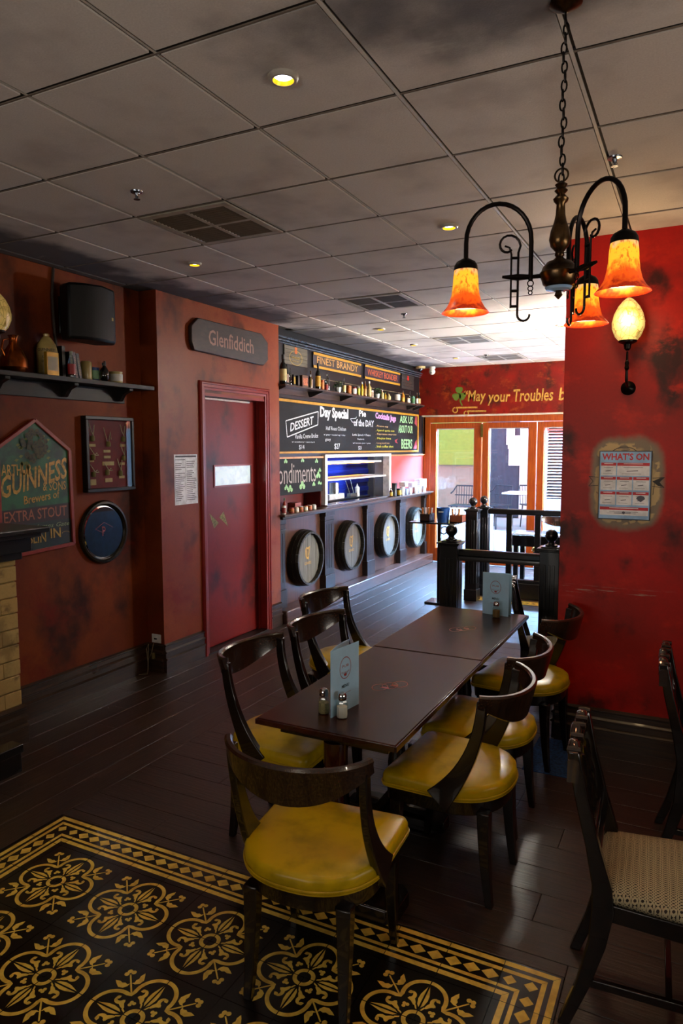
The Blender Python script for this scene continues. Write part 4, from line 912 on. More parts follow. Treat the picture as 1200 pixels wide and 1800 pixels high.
part('table_top', MB(M('d8dce2', .4)).box((-3.1, 12.45, 1.06), (-2.1, 13.05, 1.09)), t, .004); part('pedestal', MB(GR).lathe([(.2, .36), (.2, .38), (.03, .40), (.03, 1.06)], (-2.6, 12.75, 0), 16), t)
solo('small_bowl', MB(M('1c2c48', .3)).lathe([(.03, 0), (.05, .04), (.045, .04), (.025, .01)], seg=14), 'small dark bowl on the terrace table', 'bowl', (-2.62, 12.75, 1.0905))
solo('planter_wall', MB(M('a4a6aa', .5)).box((-4.9, 12.1, -.01), (-3.2, 12.3, .80)), 'low white wall on the terrace behind the first glass door', 'wall', (-4, 12.2, -.01), local=False)
# ---------------- left wall: chimney breast, mantel, signs ----------------
st = struct('wall_left_chimney', MB(MORTAR).box((-4.11, 1.2, 0), (-3.815, 2.975, 1.24)).m(W_ALCOVE).box((-4.11, 1.2, 1.24), (-3.86, 2.9, 1.26)))
random.seed(3)
for r in range(10):
    z = .25+.1*r; y = 2.98-(0 if r % 2 else .12)
    o = part('brick', MB(BRICKP).box((-3.83, y, z+.003), (-3.798-.003*random.random(), 2.982, z+.097)), st, .005) if not r % 2 else None
    while y > 2.1:
        y0 = y-.24; part('brick', MB(BRICKP).box((-3.83, y0+.0015, z+.003), (-3.80+.004*random.random(), y-.0015, z+.097)), st, .005); y = y0
skirt('baseboard_chimney', (-3.80, 1.2), (-3.80, 3.0), X_, .25, .03)
mt = thing('mantelpiece', 'black moulded mantelpiece at the left edge in front of the lettered sign', 'mantel', (-3.8, 2.2, 1.2))
part('mantel_shelf', MB(DARK).box((-4.066, 1.1, 1.36), (-3.62, 3.10, 1.395)), mt, .008); part('mantel_frieze', MB(DARK).box((-4.066, 1.15, 1.24), (-3.72, 3.04, 1.33)), mt, .006); part('mantel_moulding', MB(DARK).box((-4.066, 1.12, 1.33), (-3.66, 3.07, 1.36)), mt, .006)
part('mantel_moulding', MB(DARK).box((-4.066, 1.15, 1.19), (-3.76, 3.0, 1.24)), mt, .006)
hf = thing('hearth_fender', 'black tiled hearth kerb at the bottom of the chimney breast', 'hearth', (-3.6, 2.3, 0))
for k in range(6): part('tile', MB(BLK).box((-3.52, 1.5+.2*k, 0), (-3.46, 1.697+.2*k, .12)).box((-3.54, 1.5+.2*k, .1205), (-3.44, 1.697+.2*k, .17)), hf, .004)

# pentagonal brewery sign
t = thing('brewery_sign', 'green gabled pub sign with gold lettering and red border behind the mantelpiece', 'sign', (-4.11, 3.39, 1.17)); XS = -4.08
pent = [(3.095, 1.155), (3.70, 1.185), (3.69, 1.868), (3.40, 2.075), (3.10, 1.885)]
part('sign_board', wallL(MB(M('0f2a24', .45, var=.35, scale=5, col2='0a1418')), XS-.02).prism(pent, -.009, .012), t)
b = wallL(MB(M('8c2c20', .4)), XS)
for i in range(5): b.bar(pent[i], pent[(i+1) % 5], .024, -.02, .006)
part('red_border', b, t, .002)
part('green_ground', wallL(MB(M('1e5a38', .5, var=.45, scale=7, col2='102c28')), XS-.008).poly([(3.11, 1.47), (3.11, 1.88), (3.40, 2.06), (3.68, 1.86), (3.68, 1.49)], .0006), t)
part('red_band', wallL(MB(M('2a1216', .5)), XS-.008).poly([(3.11, 1.36), (3.68, 1.375), (3.68, 1.485), (3.11, 1.465)], .0012), t)
G1 = M('b8903c', .4, var=.2, scale=40); 
for tx in (('ARTHUR', 3.125, 1.70, .24, .075, {'bold': .01}), ('GUINNESS', 3.115, 1.545, .55, .15, {'bold': .02, 'rise': .125, 'shear': .1}), ('& SONS', 3.45, 1.585, .20, .062, {'bold': .01}), ('Brewers of', 3.29, 1.50, .30, .058, {'bold': .015, 'rise': .03}), ('IN', 3.50, 1.245, .09, .07, {'bold': .015}), ('DUBLIN', 3.20, 1.225, .26, .07, {'bold': .01})): part('lettering', wallL(MB(G1), XS-.008).text(tx[0], tx[1], tx[2], tx[3], tx[4], .003, **tx[5]), t)
part('flourish', wallL(MB(G1), XS-.008).ring((3.635, 1.27), .03, .035, .003, 14, 0, PI, .4), t)
part('lettering', wallL(MB(M('9c5a40', .45)), XS-.008).text('EXTRA STOUT', 3.13, 1.385, .52, .075, .003, bold=.01, rise=.012), t); part('lettering', wallL(MB(M('8a9a6c', .5)), XS-.008).text('At James Gate', 3.3, 1.315, .37, .04, .003, shear=.3), t)
b = wallL(MB(M('3c3a16', .6, var=.5, scale=60, col2='141a08')), XS-.008); random.seed(5)
for k in range(60):
    a, r = random.random()*6.28, random.random()**.6; c = (3.39+.10*r*math.cos(a), 1.90+.105*r*math.sin(a)); b.poly(circ(c, .014+.01*random.random(), 6), .004+.0001*k)
part('hop_cluster', b, t, kind='stuff'); b = wallL(MB(M('5e6a2c', .6)), XS-.008)
for k in range(26):
    a = random.random()*6.28; c = (3.39+.17*math.cos(a)*random.uniform(.5, 1), 1.86+.12*math.sin(a)); 
    if c[1]+abs(c[0]-3.4)*.7 < 2.03: b.poly([(c[0]-.018, c[1]), (c[0], c[1]-.01), (c[0]+.02, c[1]+.006), (c[0], c[1]+.012)], .003)
part('leaf_spray', b, t, kind='stuff')

# shadow box of knots
t = thing('knot_display_case', 'glazed black framed case of sailor knots on red backing above the round mirror', 'display case', (-4.11, 4.06, 1.55)); y0, y1, z0, z1 = 3.835, 4.325, 1.555, 2.12
part('backing', MB(M('6a0f16', .7)).box((-4.108, y0, z0), (-4.098, y1, z1)), t); FRM = M('0e0b0a', .4, spec=.3)
for a, c in (((y0-.005, z0-.005), (y1+.005, z0+.022)), ((y0-.005, z1-.022), (y1+.005, z1+.005)), ((y0-.005, z0+.022), (y0+.022, z1-.022)), ((y1-.022, z0+.022), (y1+.005, z1-.022))): part('frame_bar', MB(FRM).box((-4.11, a[0], a[1]), (-4.055, c[0], c[1])), t, .004)
part('glass_pane', MB(glassmat('case_glass', (.97, .97, .97, 1), .045)).box((-4.066, y0+.02, z0+.02), (-4.063, y1-.02, z1-.02)), t)
ROPE = M('b8ac88', .8, var=.2, scale=60); OLIV = M('6c6428', .7); LBL = M('b09a62', .6)
def knot(y, z, kind):
    b = MB(ROPE); X0 = -4.088
    if kind == 0: b.tube([(X0, y-.03, z+.10), (X0, y-.01, z+.04), (X0+.006, y+.012, z), (X0, y-.012, z-.02), (X0, y+.01, z+.02), (X0, y+.02, z+.09)], .003, 6)
    elif kind == 1: b.tube([(X0, y-.045, z+.11), (X0, y-.02, z+.03), (X0, y, z-.03), (X0, y+.01, z+.03), (X0+.004, y+.02, z+.08), (X0, y+.03, z+.02)], .003, 6)
    else: b.tube([(X0, y-.03, z+.06), (X0, y+.02, z+.0), (X0+.005, y+.05, z+.0), (X0, y+.04, z+.018), (X0, y-.0, z-.01)], .003, 6)
    b.m(OLIV).lathe([(.004, -.022), (.016, -.018), (.018, 0), (.015, .018), (.004, .022)], (X0, y, z-.015), 10); part('knot', b, t)
for y, z, k in ((3.92, 1.97, 0), (4.08, 1.93, 1), (4.24, 1.97, 0), (3.92, 1.83, 2), (4.24, 1.82, 0), (3.92, 1.70, 2), (4.06, 1.71, 2), (4.2, 1.70, 0)): knot(y, z, k)
for y, z, w_, h_ in ((3.92, 1.905, .07, .02), (4.07, 1.86, .07, .02), (4.24, 1.905, .06, .02), (4.07, 1.815, .07, .02), (4.08, 1.765, .12, .03), (3.91, 1.785, .05, .012), (4.23, 1.76, .05, .02), (3.92, 1.625, .06, .045), (4.08, 1.635, .075, .03), (4.22, 1.655, .06, .02)): part('name_plate', MB(LBL).box((-4.098, y-w_/2, z-h_/2), (-4.094, y+w_/2, z+h_/2)), t)
# round mirror
t = thing('round_mirror', 'round wall mirror with red letter emblem in dark gilt frame under the knot case', 'mirror', (-4.11, 4.015, 1.235)); R = .225
part('frame', MB(M('2a2210', .3, .5, var=.3, scale=20, col2='0e0a06')).lathe([(R-.004, .0), (R+.018, .0), (R+.022, .012), (R+.012, .03), (R-.004, .032), (R-.014, .022), (R-.014, .01), (R-.004, .0)], ax='x', seg=56, cap=False), t, world=False)
MR = M('c8ccd4', .02, 1, var=0); part('mirror_glass', MB(MR).lathe([(R-.01, .006), (R-.012, .010), (R-.03, .016), (.0001, .016)], ax='x', seg=56), t, world=False, sharp=3)
b = MB(M('7a1010', .4)).frame((.0165, 0, 0), Y_, Z_, X_); b.text('P', -.005, -.03, .035, .075, align='C', bold=.02)
for p, q in (((-.09, .03), (0, .075)), ((0, .075), (.09, .03)), ((-.09, .03), (0, -.01))): b.bar(p, q, .004, 0, .0003)
part('letter_emblem', b, t, world=False)
# speaker with bracket and conduit
t = thing('wall_speaker', 'black curved wall loudspeaker on a bracket above the shelf', 'speaker', (-3.98, 3.78, 2.63)); SPK = M('040506', .5, var=.1, scale=60, bump=.2, spec=.3)
pl = [(-4.03, 3.60), (-3.90, 3.56), (-3.84, 3.66), (-3.815, 3.80), (-3.83, 3.93), (-3.90, 3.99), (-4.03, 3.92)]
b = MB(SPK); b.loft([[(x, y, z) for x, y in pl] for z in (2.64, 3.02)]); b.v = [(x, y+(.0 if z < 2.8 else .0), z+(.0 if z < 2.8 else .02*(1-abs(y-3.78)/.2))) for x, y, z in b.v]; part('cabinet', b, t, .02)
part('badge', MB(M('b8a868', .3)).frame((-3.832, 3.885, 2.80), (-.35, .93, 0), Z_, (.93, .35, 0)).box((0, 0, 0), (.022, .022, .012)), t)
part('bracket', MB(BLK).box((-4.11, 3.66, 2.70), (-4.095, 3.76, 2.96)).box((-4.10, 3.69, 2.80), (-4.0, 3.73, 2.84)), t, .003)
part('cable_conduit', MB(M('2c2018', .5)).tube([(-4.095, 3.62, 3.15), (-4.095, 3.60, 2.95), (-4.09, 3.60, 2.78), (-4.095, 3.62, 2.6)], .010), t)
# shelf on brackets
t = thing('wall_shelf', 'dark timber bracket shelf holding jugs, books and bottles on the left wall', 'shelf', (-4.11, 3.4, 2.2)); SHW = wood('shelf_timber', '0e0b09', '1a1512', .45, (12, 1.2, 12), True, spec=.25)
part('shelf_board', MB(SHW).box((-4.11, 2.1, 2.345), (-3.93, 4.44, 2.378)), t, .003); part('back_rail', MB(SHW).box((-4.11, 2.2, 2.235), (-4.09, 4.27, 2.345)), t, .003)
for y in (2.5, 3.1, 3.66, 4.2):
    part('bracket', MB(SHW).frame((0, y, 0), X_, Z_, (0, -1, 0)).prism([(-4.09, 2.25), (-4.09, 2.344), (-3.95, 2.344), (-3.95, 2.325), (-4.02, 2.30), (-4.06, 2.25)], -.02, .02), t, .003)
SZ = 2.3785
COP = M('a0501c', .25, .9, var=.3, scale=8, col2='5c2c10'); STON = M('b09a5c', .3, coat=.4, var=.25, scale=5)
t = thing('copper_jug', 'wide copper flagon with handle and narrow neck at left of the shelf', 'jug', (-4.01, 3.20, SZ)); part('body', MB(COP).lathe([(.06, 0), (.082, .03), (.08, .08), (.055, .14), (.028, .18), (.024, .215), (.034, .235), (.028, .235), (.018, .21)], seg=24), t, world=False); part('handle', MB(COP).tube([(0, -.03, .21), (0, -.075, .20), (0, -.09, .14), (0, -.07, .10)], .006), t, world=False)
t = thing('stoneware_jug', 'tall cream stoneware flagon with printed lettering and small neck', 'jug', (-4.04, 3.49, SZ)); part('body', MB(STON).lathe([(.066, 0), (.069, .01), (.069, .17), (.06, .215), (.03, .262), (.019, .27), (.021, .285), (.015, .29)], seg=28), t, world=False)
b = MB(M('2a2418', .5)); vs, fs = glyphs('GUINNESS', .02, 0, 1); xw = max(v[0] for v in vs)
def wrap(b, body, R, zc, h, span, a0):
    vs, fs = glyphs(body, .01, 0, 1); xw = max(v[0] for v in vs); b.add([((R+.0006)*math.cos(a0+(v[0]/xw-.5)*span), (R+.0006)*math.sin(a0+(v[0]/xw-.5)*span), zc+v[1]*h) for v in vs], fs); return b
for tx in (('GUINNESS', .165, .026, 1.9), ('EXTRA', .12, .02, .9), ('DUBLIN', .09, .02, 1.0)): part('lettering', wrap(MB(b.mats[0]), tx[0], .069, tx[1], tx[2], tx[3], -.75), t, world=False)
def boxlab(name, label, cat, x, y, w_, d, h, m1, m2=None, group=None, txt=None, z=SZ, rz=0):
    t = thing(name, label, cat, (x, y, z), rz, group); part('box_body', MB(m1).box((-d/2, -w_/2, 0), (d/2, w_/2, h)), t, .002, world=False)
    if m2: part('label', MB(m2).box((d/2, -w_*.42, h*.2), (d/2+.0008, w_*.42, h*.8)), t, world=False)
    return t
boxlab('whiskey_tin', 'yellow labelled bottle tin with bright sheen, in front of the stoneware flagon', 'tin', -3.96, 3.455, .10, .03, .155, M('a8842c', .25, .4), M('6c5a2c', .4))
YB = []
def book(y, rz, h, col, label, tcol=None, tilt=0):
    t = thing('book', label, 'book', (-4.046, y, SZ+.0005), 0, 'books on the left shelf')
    b = MB(M(col, .45)); b.box((-.06, -.013, 0), (.06, .013, h)); b.m(M('c8c0a8', .8)).box((-.058, -.010, h), (.052, .010, h+.001)); o = part('cover', b, t, .002, world=False)
    if tcol: part('spine_lettering', MB(M(tcol, .5)).frame((.0605, -.006, h*.15), Z_, (0, 1, 0), X_).text('HISTORY', 0, 0, h*.7, .012, .0002), t, world=False)
    t.rotation_euler = (tilt, 0, 0); return t
book(3.585, 0, .215, '0c0c10', 'upright black book beside the stoneware flagon'); book(3.665, 0, .185, '0e0c0a', 'leaning black book with yellow spine lettering', 'b8960c', .10)
book(3.70, 0, .185, '3a1418', 'dark red leaning book between two black ones', '8c6040', .13); book(3.735, 0, .18, '0a0a0c', 'rightmost leaning black book next to the stoneware jar', '8a6a2c', .16)
def lab_bottle(name, label, cat, x, y, z, d, h, col, lab=None, kind='wine', cap=None, group=None, clear=False):
    r = d/2; t = thing(name, label, cat, (x, y, z), 0, group)
    pr_ = {'wine': [(.92, 0), (1, .02), (1, .60), (.8, .68), (.36, .76), (.32, .97), (.38, .975), (.38, 1), (.3, 1)],
           'spirit': [(.95, 0), (1, .02), (1, .62), (.85, .70), (.34, .78), (.32, .9), (.32, 1)],
           'jar': [(.95, 0), (1, .03), (1, .80), (.9, .86), (.78, .88), (.78, .90)],
           'tin': [(1, 0), (1, .02), (.97, .03), (.97, .97), (1, .98), (1, 1)],
           'round': [(.5, 0), (.85, .1), (1, .38), (.85, .62), (.4, .78), (.3, .85), (.3, 1)],
           'coke': [(.9, 0), (1, .08), (.85, .3), (1, .5), (.9, .6), (.45, .8), (.42, .97), (.5, 1)]}[kind]
    part('bottle_body' if kind not in ('jar', 'tin') else kind+'_body', MB(col).lathe([(a*r, b_*h) for a, b_ in pr_], seg=16), t, world=False)
    if lab: z0, z1 = (.12, .52) if kind in ('wine', 'spirit', 'coke') else (.15, .78); part('label', MB(lab).lathe([(r*1.015, h*z0), (r*1.015, h*z1)], seg=16, cap=False), t, world=False)
    if cap: part('cap', MB(cap).lathe([(r*(.42 if kind in ('wine', 'spirit', 'round', 'coke') else .84), h*(.86 if kind not in ('jar', 'tin') else .9)), (r*(.42 if kind in ('wine', 'spirit', 'round', 'coke') else .84), h*1.01), (.001, h*1.012)], seg=12), t, world=False)
    return t
DG = M('0a0c08', .08, coat=.6); CL = M('6a6a60', .08, coat=.5, var=.3); AM = M('4a2408', .1, coat=.6); CLG = glassmat('bottle_glass', (.7, .72, .68, 1), .2, .03)
CR_ = M('c8b478', .5); OR_ = M('b8641c', .5, var=.35, scale=60); YE_ = M('b08c1c', .4); BK_ = M('0e0e10', .4); RD_ = M('8c1c1c', .45); GN_ = M('3c6c3c', .5); PK_ = M('a88878', .5); WH_ = M('c8c8c0', .5); BR_ = M('4a3222', .5); TEAL = M('5c8888', .4)
lab_bottle('glass_bottle', 'small clear bottle with round red label in front of the books', 'bottle', -3.957, 3.625, SZ, .052, .18, CLG, RD_, 'coke', WH_)
lab_bottle('stoneware_jar', 'plain stoneware jar right of the leaning books', 'jar', -4.04, 3.835, SZ, .085, .155, STON, None, 'jar')
lab_bottle('green_tin', 'small green and blue tin at the right of the left shelf', 'tin', -4.03, 3.905, SZ, .072, .10, M('2c4c88', .4), M('7ca880', .5), 'tin')
lab_bottle('dark_flask', 'round black flask bottle standing before the green tin', 'flask', -3.972, 3.945, SZ, .070, .135, DG, None, 'round', BK_)
lab_bottle('white_label_jar', 'short jar with white and blue label near the shelf end', 'jar', -4.0, 4.09, SZ, .10, .085, M('a89858', .4), WH_, 'tin')
lab_bottle('glass_bottle', 'slim clear bottle neck showing behind the white label jar', 'bottle', -4.08, 4.06, SZ, .045, .165, CLG, None, 'spirit', BR_)
# outlet with cord
t = thing('power_outlet', 'white double power outlet above the skirting in the wall recess', 'outlet', (-4.0, 4.48, .255)); part('plate', MB(WHITEP).box((-4.055, 4.47, .252), (-3.96, 4.4795, .325)), t, .003); part('switch', MB(BLK).box((-4.03, 4.4675, .28), (-4.0, 4.4705, .292)), t)
t = thing('extension_lead', 'thin tangled pale lead hanging from the outlet to the floor', 'cable', (-4.04, 4.45, 0)); pts = [(-4.03, 4.462, .25), (-4.035, 4.44, .17), (-4.07, 4.43, .10), (-4.09, 4.44, .20), (-4.075, 4.45, .24), (-4.06, 4.42, .03), (-4.03, 4.38, .008), (-4.08, 4.33, .008)]
part('cord', MB(M('8a7a5c', .6)).tube(pts, .003, 6), t); part('plug', MB(M('7a6a3c', .5)).box((-4.03, 4.435, .12), (-4.005, 4.455, .17)), t, .003)
# papers, timber sign
def paper(name, label, frame, x0, x1, z0, z1, cat):
    t = thing(name, label, cat, (0, 0, 0)); return t
t = thing('notice_sheet', 'white printed notice sheet pinned left of the red door', 'notice', (-3.93, 4.81, 1.4)); part('sheet', MB(M('f4f6fa', .45)).box((-3.93, 4.655, 1.40), (-3.928, 4.96, 1.83)), t)
b = wallL(MB(M('3a3e48', .6)), -3.9278); b.bar((4.67, 1.812), (4.945, 1.812), .014, 0, .0002); random.seed(2)
for r in range(22):
    for c in range(2):
        z = 1.785-.0165*r; y0 = 4.668+c*.145; 
        if random.random() > .18: b.bar((y0, z), (y0+.06+.07*random.random(), z), .005, 0, .0002)
for y in (4.665, 4.80, 4.95): b.bar((y, 1.42), (y, 1.795), .002, 0, .0002)
part('printed_lines', b, t)
t = thing('carved_timber_sign', 'dark chamfered timber sign with carved pale lettering above the red door', 'sign', (-3.93, 5.45, 2.7))
oc = [(4.90, 2.72), (5.98, 2.70), (6.06, 2.76), (6.06, 2.93), (5.94, 3.005), (4.96, 3.0), (4.865, 2.92), (4.865, 2.79)]
part('sign_board', wallL(MB(SIGNW), -3.92).prism(oc, 0, .035), t, .006); SL = M('9a7464', .5, var=.1)
b = wallL(MB(SL), -3.8845); b.text('Glenfiddich', 5.10, 2.79, .70, .135, .0004, bold=.012); part('carved_lettering', b, t)

# ---------------- items on the high bottle shelf ----------------
t = thing('bottle_shelf', 'long dark shelf with slanted brackets carrying bottles above the chalk menu', 'shelf', (-3.95, 8.5, 2.45)); BSW = wood('bottle_shelf_wood', '2c1e18', '40302a', .3, (12, 1.3, 12), True, coat=.2)
part('shelf_board', MB(BSW).box((-4.05, 6.33, 2.528), (-3.85, 10.5, 2.548)), t, .003); part('back_board', MB(BSW).box((-4.05, 6.33, 2.465), (-4.035, 10.7, 2.528)), t)
part('lower_trim', MB(UPD).box((-4.05, 6.33, 2.425), (-4.02, 10.7, 2.462)), t, .003)
for y in (6.36, 7.17, 7.95, 8.72, 9.46, 10.2, 10.46): part('bracket', MB(PILAST).frame((0, y, 0), X_, Z_, (0, -1, 0)).prism([(-4.034, 2.467), (-4.034, 2.527), (-3.86, 2.527), (-3.86, 2.519), (-4.01, 2.467)], -.012, .012), t, .002)
part('gallery_rail', MB(M('8a7a5c', .4)).box((-4.046, 7.4, 2.70), (-4.038, 10.3, 2.706)), t)
BZ = 2.5485
def D(w_, y): return max(.03, w_*3.92/math.hypot(3.92, y))
def sb(name, label, cat, y, w_, h, col, lab=None, kind='wine', cap=None, x=-3.92): lab_bottle(name, label, cat, x, y, BZ, D(w_, y), h, col, lab, kind, cap, 'bottles and jars on the high bar shelf')
sb('wine_bottle', 'big dark wine bottle with cream label at the left end of the bottle shelf', 'bottle', 6.40, .15, .305, DG, CR_, 'wine', BK_)
sb('wine_bottle', 'slim dark bottle with small pink label next to the big cream-label bottle', 'bottle', 6.475, .075, .216, DG, PK_, 'wine')
sb('glass_bottle', 'slim clear bottle, third from the left end of the bottle shelf', 'bottle', 6.545, .07, .186, CLG, None, 'spirit')
def sbox(label, y, w_, h, m1, m2): boxlab('gift_box', label, 'box', -3.94, y, D(w_, y), .05, h, m1, m2, 'boxes on the high bar shelf', z=BZ)
sbox('small dark box with yellow label on the bottle shelf', 6.63, .075, .123, BK_, YE_); sbox('plain dark box right of the yellow labelled one on the bottle shelf', 6.72, .07, .12, BK_, BR_)
sbox('orange picture box on the bottle shelf under the first lettered sign', 6.86, .26, .134, M('5c3a28', .5), M('b86440', .5, var=.4, scale=50))
sb('spirit_bottle', 'small olive bottle right of the orange picture box', 'bottle', 6.985, .07, .153, M('5c5020', .15, coat=.5), None, 'spirit', WH_)
sb('wine_bottle', 'amber bottle with pink label behind the tall orange-label bottle', 'bottle', 7.06, .10, .206, AM, PK_, 'wine', None, -3.96)
sb('wine_bottle', 'tallest dark wine bottle with bright orange label', 'bottle', 7.16, .13, .295, DG, M('c08c20', .5), 'wine', BK_)
sb('tin_can', 'orange tin right of the orange-label wine bottle', 'tin', 7.265, .09, .116, M('a84c1c', .5), M('c87838', .5), 'tin')
sb('glass_jar', 'short jar with red and white label beside the tall clear bottle', 'jar', 7.36, .10, .087, M('6a4a3c', .3), RD_, 'jar', BK_)
sb('glass_bottle', 'tall clear tapered bottle under the first lettered sign', 'bottle', 7.45, .13, .223, CLG, None, 'wine', None, -3.95)
LEAF = M('1e4a14', .6, var=.3, scale=40, col2='0c2408')
def pot(y, label, s):
    t = thing('potted_plant', label, 'plant', (-3.93, y, BZ), 0, 'small plants on the high bar shelf'); part('pot', MB(M('b8bcb8', .25, .3)).lathe([(.030*s, 0), (.042*s, .06*s), (.038*s, .06*s), (.03*s, .045*s)], seg=16), t, world=False); random.seed(int(y*10)); b = MB(LEAF)
    for k in range(110):
        a, r, z = random.random()*6.28, random.random()**.5*.062*s, .06*s+random.random()*.075*s; r *= (1-(z/(.17*s))**2*.5); c = Vector((r*math.cos(a), r*math.sin(a), z)); u = Vector((random.uniform(-1, 1), random.uniform(-1, 1), random.uniform(-.3, 1))).normalized()*.014; v = u.cross(Vector((0, 0, 1))).normalized()*.006
        b.add([c-u, c+v, c+u, c-v], [(0, 1, 2, 3)])
    o = part('foliage', b, t, world=False); o['kind'] = 'stuff'
pot(7.68, 'bushy green plant in silver pot under the gap after the first lettered sign', 1.05)
sb('glass_bottle', 'narrow clear bottle right of the first green plant', 'bottle', 7.83, .10, .192, CLG, CR_, 'wine')
sb('tin_can', 'orange striped canister right of the narrow clear bottle', 'tin', 7.96, .15, .106, OR_, None, 'tin'); sb('glass_jar', 'red jar with white band in the middle of the bottle shelf', 'jar', 8.11, .14, .106, RD_, WH_, 'jar', BK_)
sb('glass_jar', 'small yellow and grey jar right of the red jar', 'jar', 8.24, .10, .115, M('8c8450', .4), M('b8b040', .5), 'jar', WH_); sb('tall_tube', 'bright yellow tube bottle below the second lettered sign', 'bottle', 8.345, .085, .183, M('c8a818', .4), M('d0b020', .4), 'spirit', WH_)
sb('spirit_bottle', 'orange spirit bottle beside the yellow tube', 'bottle', 8.44, .11, .20, M('8a4a18', .2, coat=.4), M('c08848', .5), 'wine', BR_); sb('spirit_bottle', 'tall pale bottle with white cap before the second plant', 'bottle', 8.57, .13, .209, M('a89860', .3), CR_, 'wine', WH_)
sb('glass_jar', 'silver capped white jar in front of the tall pale bottle', 'jar', 8.66, .10, .10, WH_, PK_, 'jar', WH_)
pot(8.84, 'bushy green plant in white pot below the second lettered sign', 1.05)
sb('spirit_bottle', 'cream bottle right of the second green plant', 'bottle', 9.0, .11, .128, CR_, None, 'spirit', WH_); sb('spirit_bottle', 'yellow bottle right of the cream bottle', 'bottle', 9.10, .10, .10, YE_, None, 'wine', GN_)
sb('round_flask', 'round cream flask lying among the shelf bottles', 'flask', 9.23, .16, .09, CR_, None, 'round'); sb('round_flask', 'brown round earthenware flask behind the cream one', 'flask', 9.33, .20, .12, BR_, None, 'round', None, -3.98)
sb('round_flask', 'dark round flask with white front mark', 'flask', 9.54, .22, .131, BK_, WH_, 'round'); sb('spirit_bottle', 'orange bottle near the right end of the bottle shelf', 'bottle', 9.76, .15, .143, M('b8701c', .3), YE_, 'wine')
sb('spirit_bottle', 'tall yellow bottle rising behind the cream jar', 'bottle', 9.86, .13, .181, YE_, M('c89a20', .4), 'wine', BR_, -3.96); sb('glass_jar', 'short cream jar in front of the tall yellow bottle', 'jar', 9.97, .14, .088, CR_, WH_, 'jar')
sb('glass_bottle', 'clear thin bottle right of the tall yellow bottle', 'bottle', 10.05, .09, .18, CLG, None, 'spirit'); sb('glass_jar', 'blue-green jar near the right end of the bottle shelf', 'jar', 10.17, .17, .12, TEAL, GN_, 'jar', GN_)
sb('spirit_bottle', 'dark clear bottle with white foot, third from the right end', 'bottle', 10.34, .12, .18, AM, WH_, 'wine', CL); sb('wine_bottle', 'dark bottle with large cream label at the right end of the bottle shelf', 'bottle', 10.43, .15, .188, DG, M('c8a060', .5), 'wine', BK_)

# ---------------- things on the counter ----------------
CZ = 1.1785
g = 'paper cups on the counter'
def cup(y, h, label, x=-3.93, r=.04, z=CZ, m_=None):
    t = thing('paper_cup', label, 'cup', (x, y, z), 0, g); part('cup_body', MB(m_ or M('d8dce0', .5)).lathe([(r*.72, 0), (r, h), (r*1.05, h+.002), (r*.94, h), (r*.7, .006)], seg=18), t, world=False); return t
cup(9.79, .12, 'tall white paper cup nearest the dark tins on the counter'); cup(9.94, .09, 'bluish paper cup set behind the first white one', m_=M('8898ac', .5)); cup(10.1, .10, 'second white cup of napkins, before the box stack'); cup(10.33, .10, 'third white cup on the counter, under the napkin stack', r=.045); cup(10.50, .10, 'fourth white cup on the counter, second from the timber doors'); cup(10.70, .10, 'last white cup on the counter, nearest the timber doors', r=.045)
def naps(y, z0, n, w_, label, x=-3.95):
    t = thing('napkin_stack', label, 'napkins', (x, y, z0), 0, 'folded napkins in the cups')
    for k in range(n): part('napkin', MB(M('e0e0e0', .8)).box((-.05, -w_/2+.006*(k % 2), .012*k), (.05, w_/2-.006*((k+1) % 2), .012*k+.0105)), t, .003, world=False)
naps(9.86, CZ+.125, 6, .12, 'white folded napkins over the tallest cup', -3.94); naps(10.22, CZ+.105, 6, .20, 'stack of white napkins bridging the middle cups'); naps(10.60, CZ+.105, 9, .30, 'big white napkin pile over the last cups')
lab_bottle('sauce_bottle', 'amber condiment bottle on the counter right of the hatch', 'bottle', -3.95, 9.40, CZ, .05, .13, AM, YE_, 'spirit', BK_); lab_bottle('black_tin', 'tall black tin on the counter beside the cups', 'tin', -3.97, 9.57, CZ, .075, .19, BK_, None, 'tin'); lab_bottle('gold_tin', 'black tin with gold label in front of the tall black tin', 'tin', -3.92, 9.63, CZ, .07, .11, BK_, YE_, 'tin')
lab_bottle('sauce_bottle', 'small hot sauce bottle with green cap at the left end of the counter', 'bottle', -3.96, 6.47, CZ, .04, .165, M('8c2c18', .3), WH_, 'spirit', GN_); lab_bottle('spice_jar', 'small white spice jar left of the hot sauce bottle', 'jar', -3.93, 6.405, CZ, .045, .09, WH_, RD_, 'jar', WH_)
for k, (y, m_) in enumerate(((6.60, RD_), (6.70, M('c8a888', .5)), (6.80, RD_), (6.90, CR_), (7.0, RD_), (7.10, WH_))): lab_bottle('sauce_jar', ('red pot', 'beige pot', 'red pot', 'cream pot', 'red pot', 'white pot')[k]+(' nearest the hot sauce bottle', ' second in the row', ' in the middle left of the row', ' in the middle right of the row', ' next to last in the row', ' at the hatch end of the row')[k]+' of condiment pots in the red niche', 'jar', -3.95, y, CZ, .06, .055, m_, WH_ if k % 2 else OR_, 'jar', WH_ if k % 3 else RD_, 'condiment pots in the red niche')
solo('condiment_box', MB(M('8c4038', .5)).box((-.05, -.07, 0), (.05, .07, .10)), 'reddish box behind the row of condiment pots in the niche', 'box', (-4.12, 6.95, 1.1605))

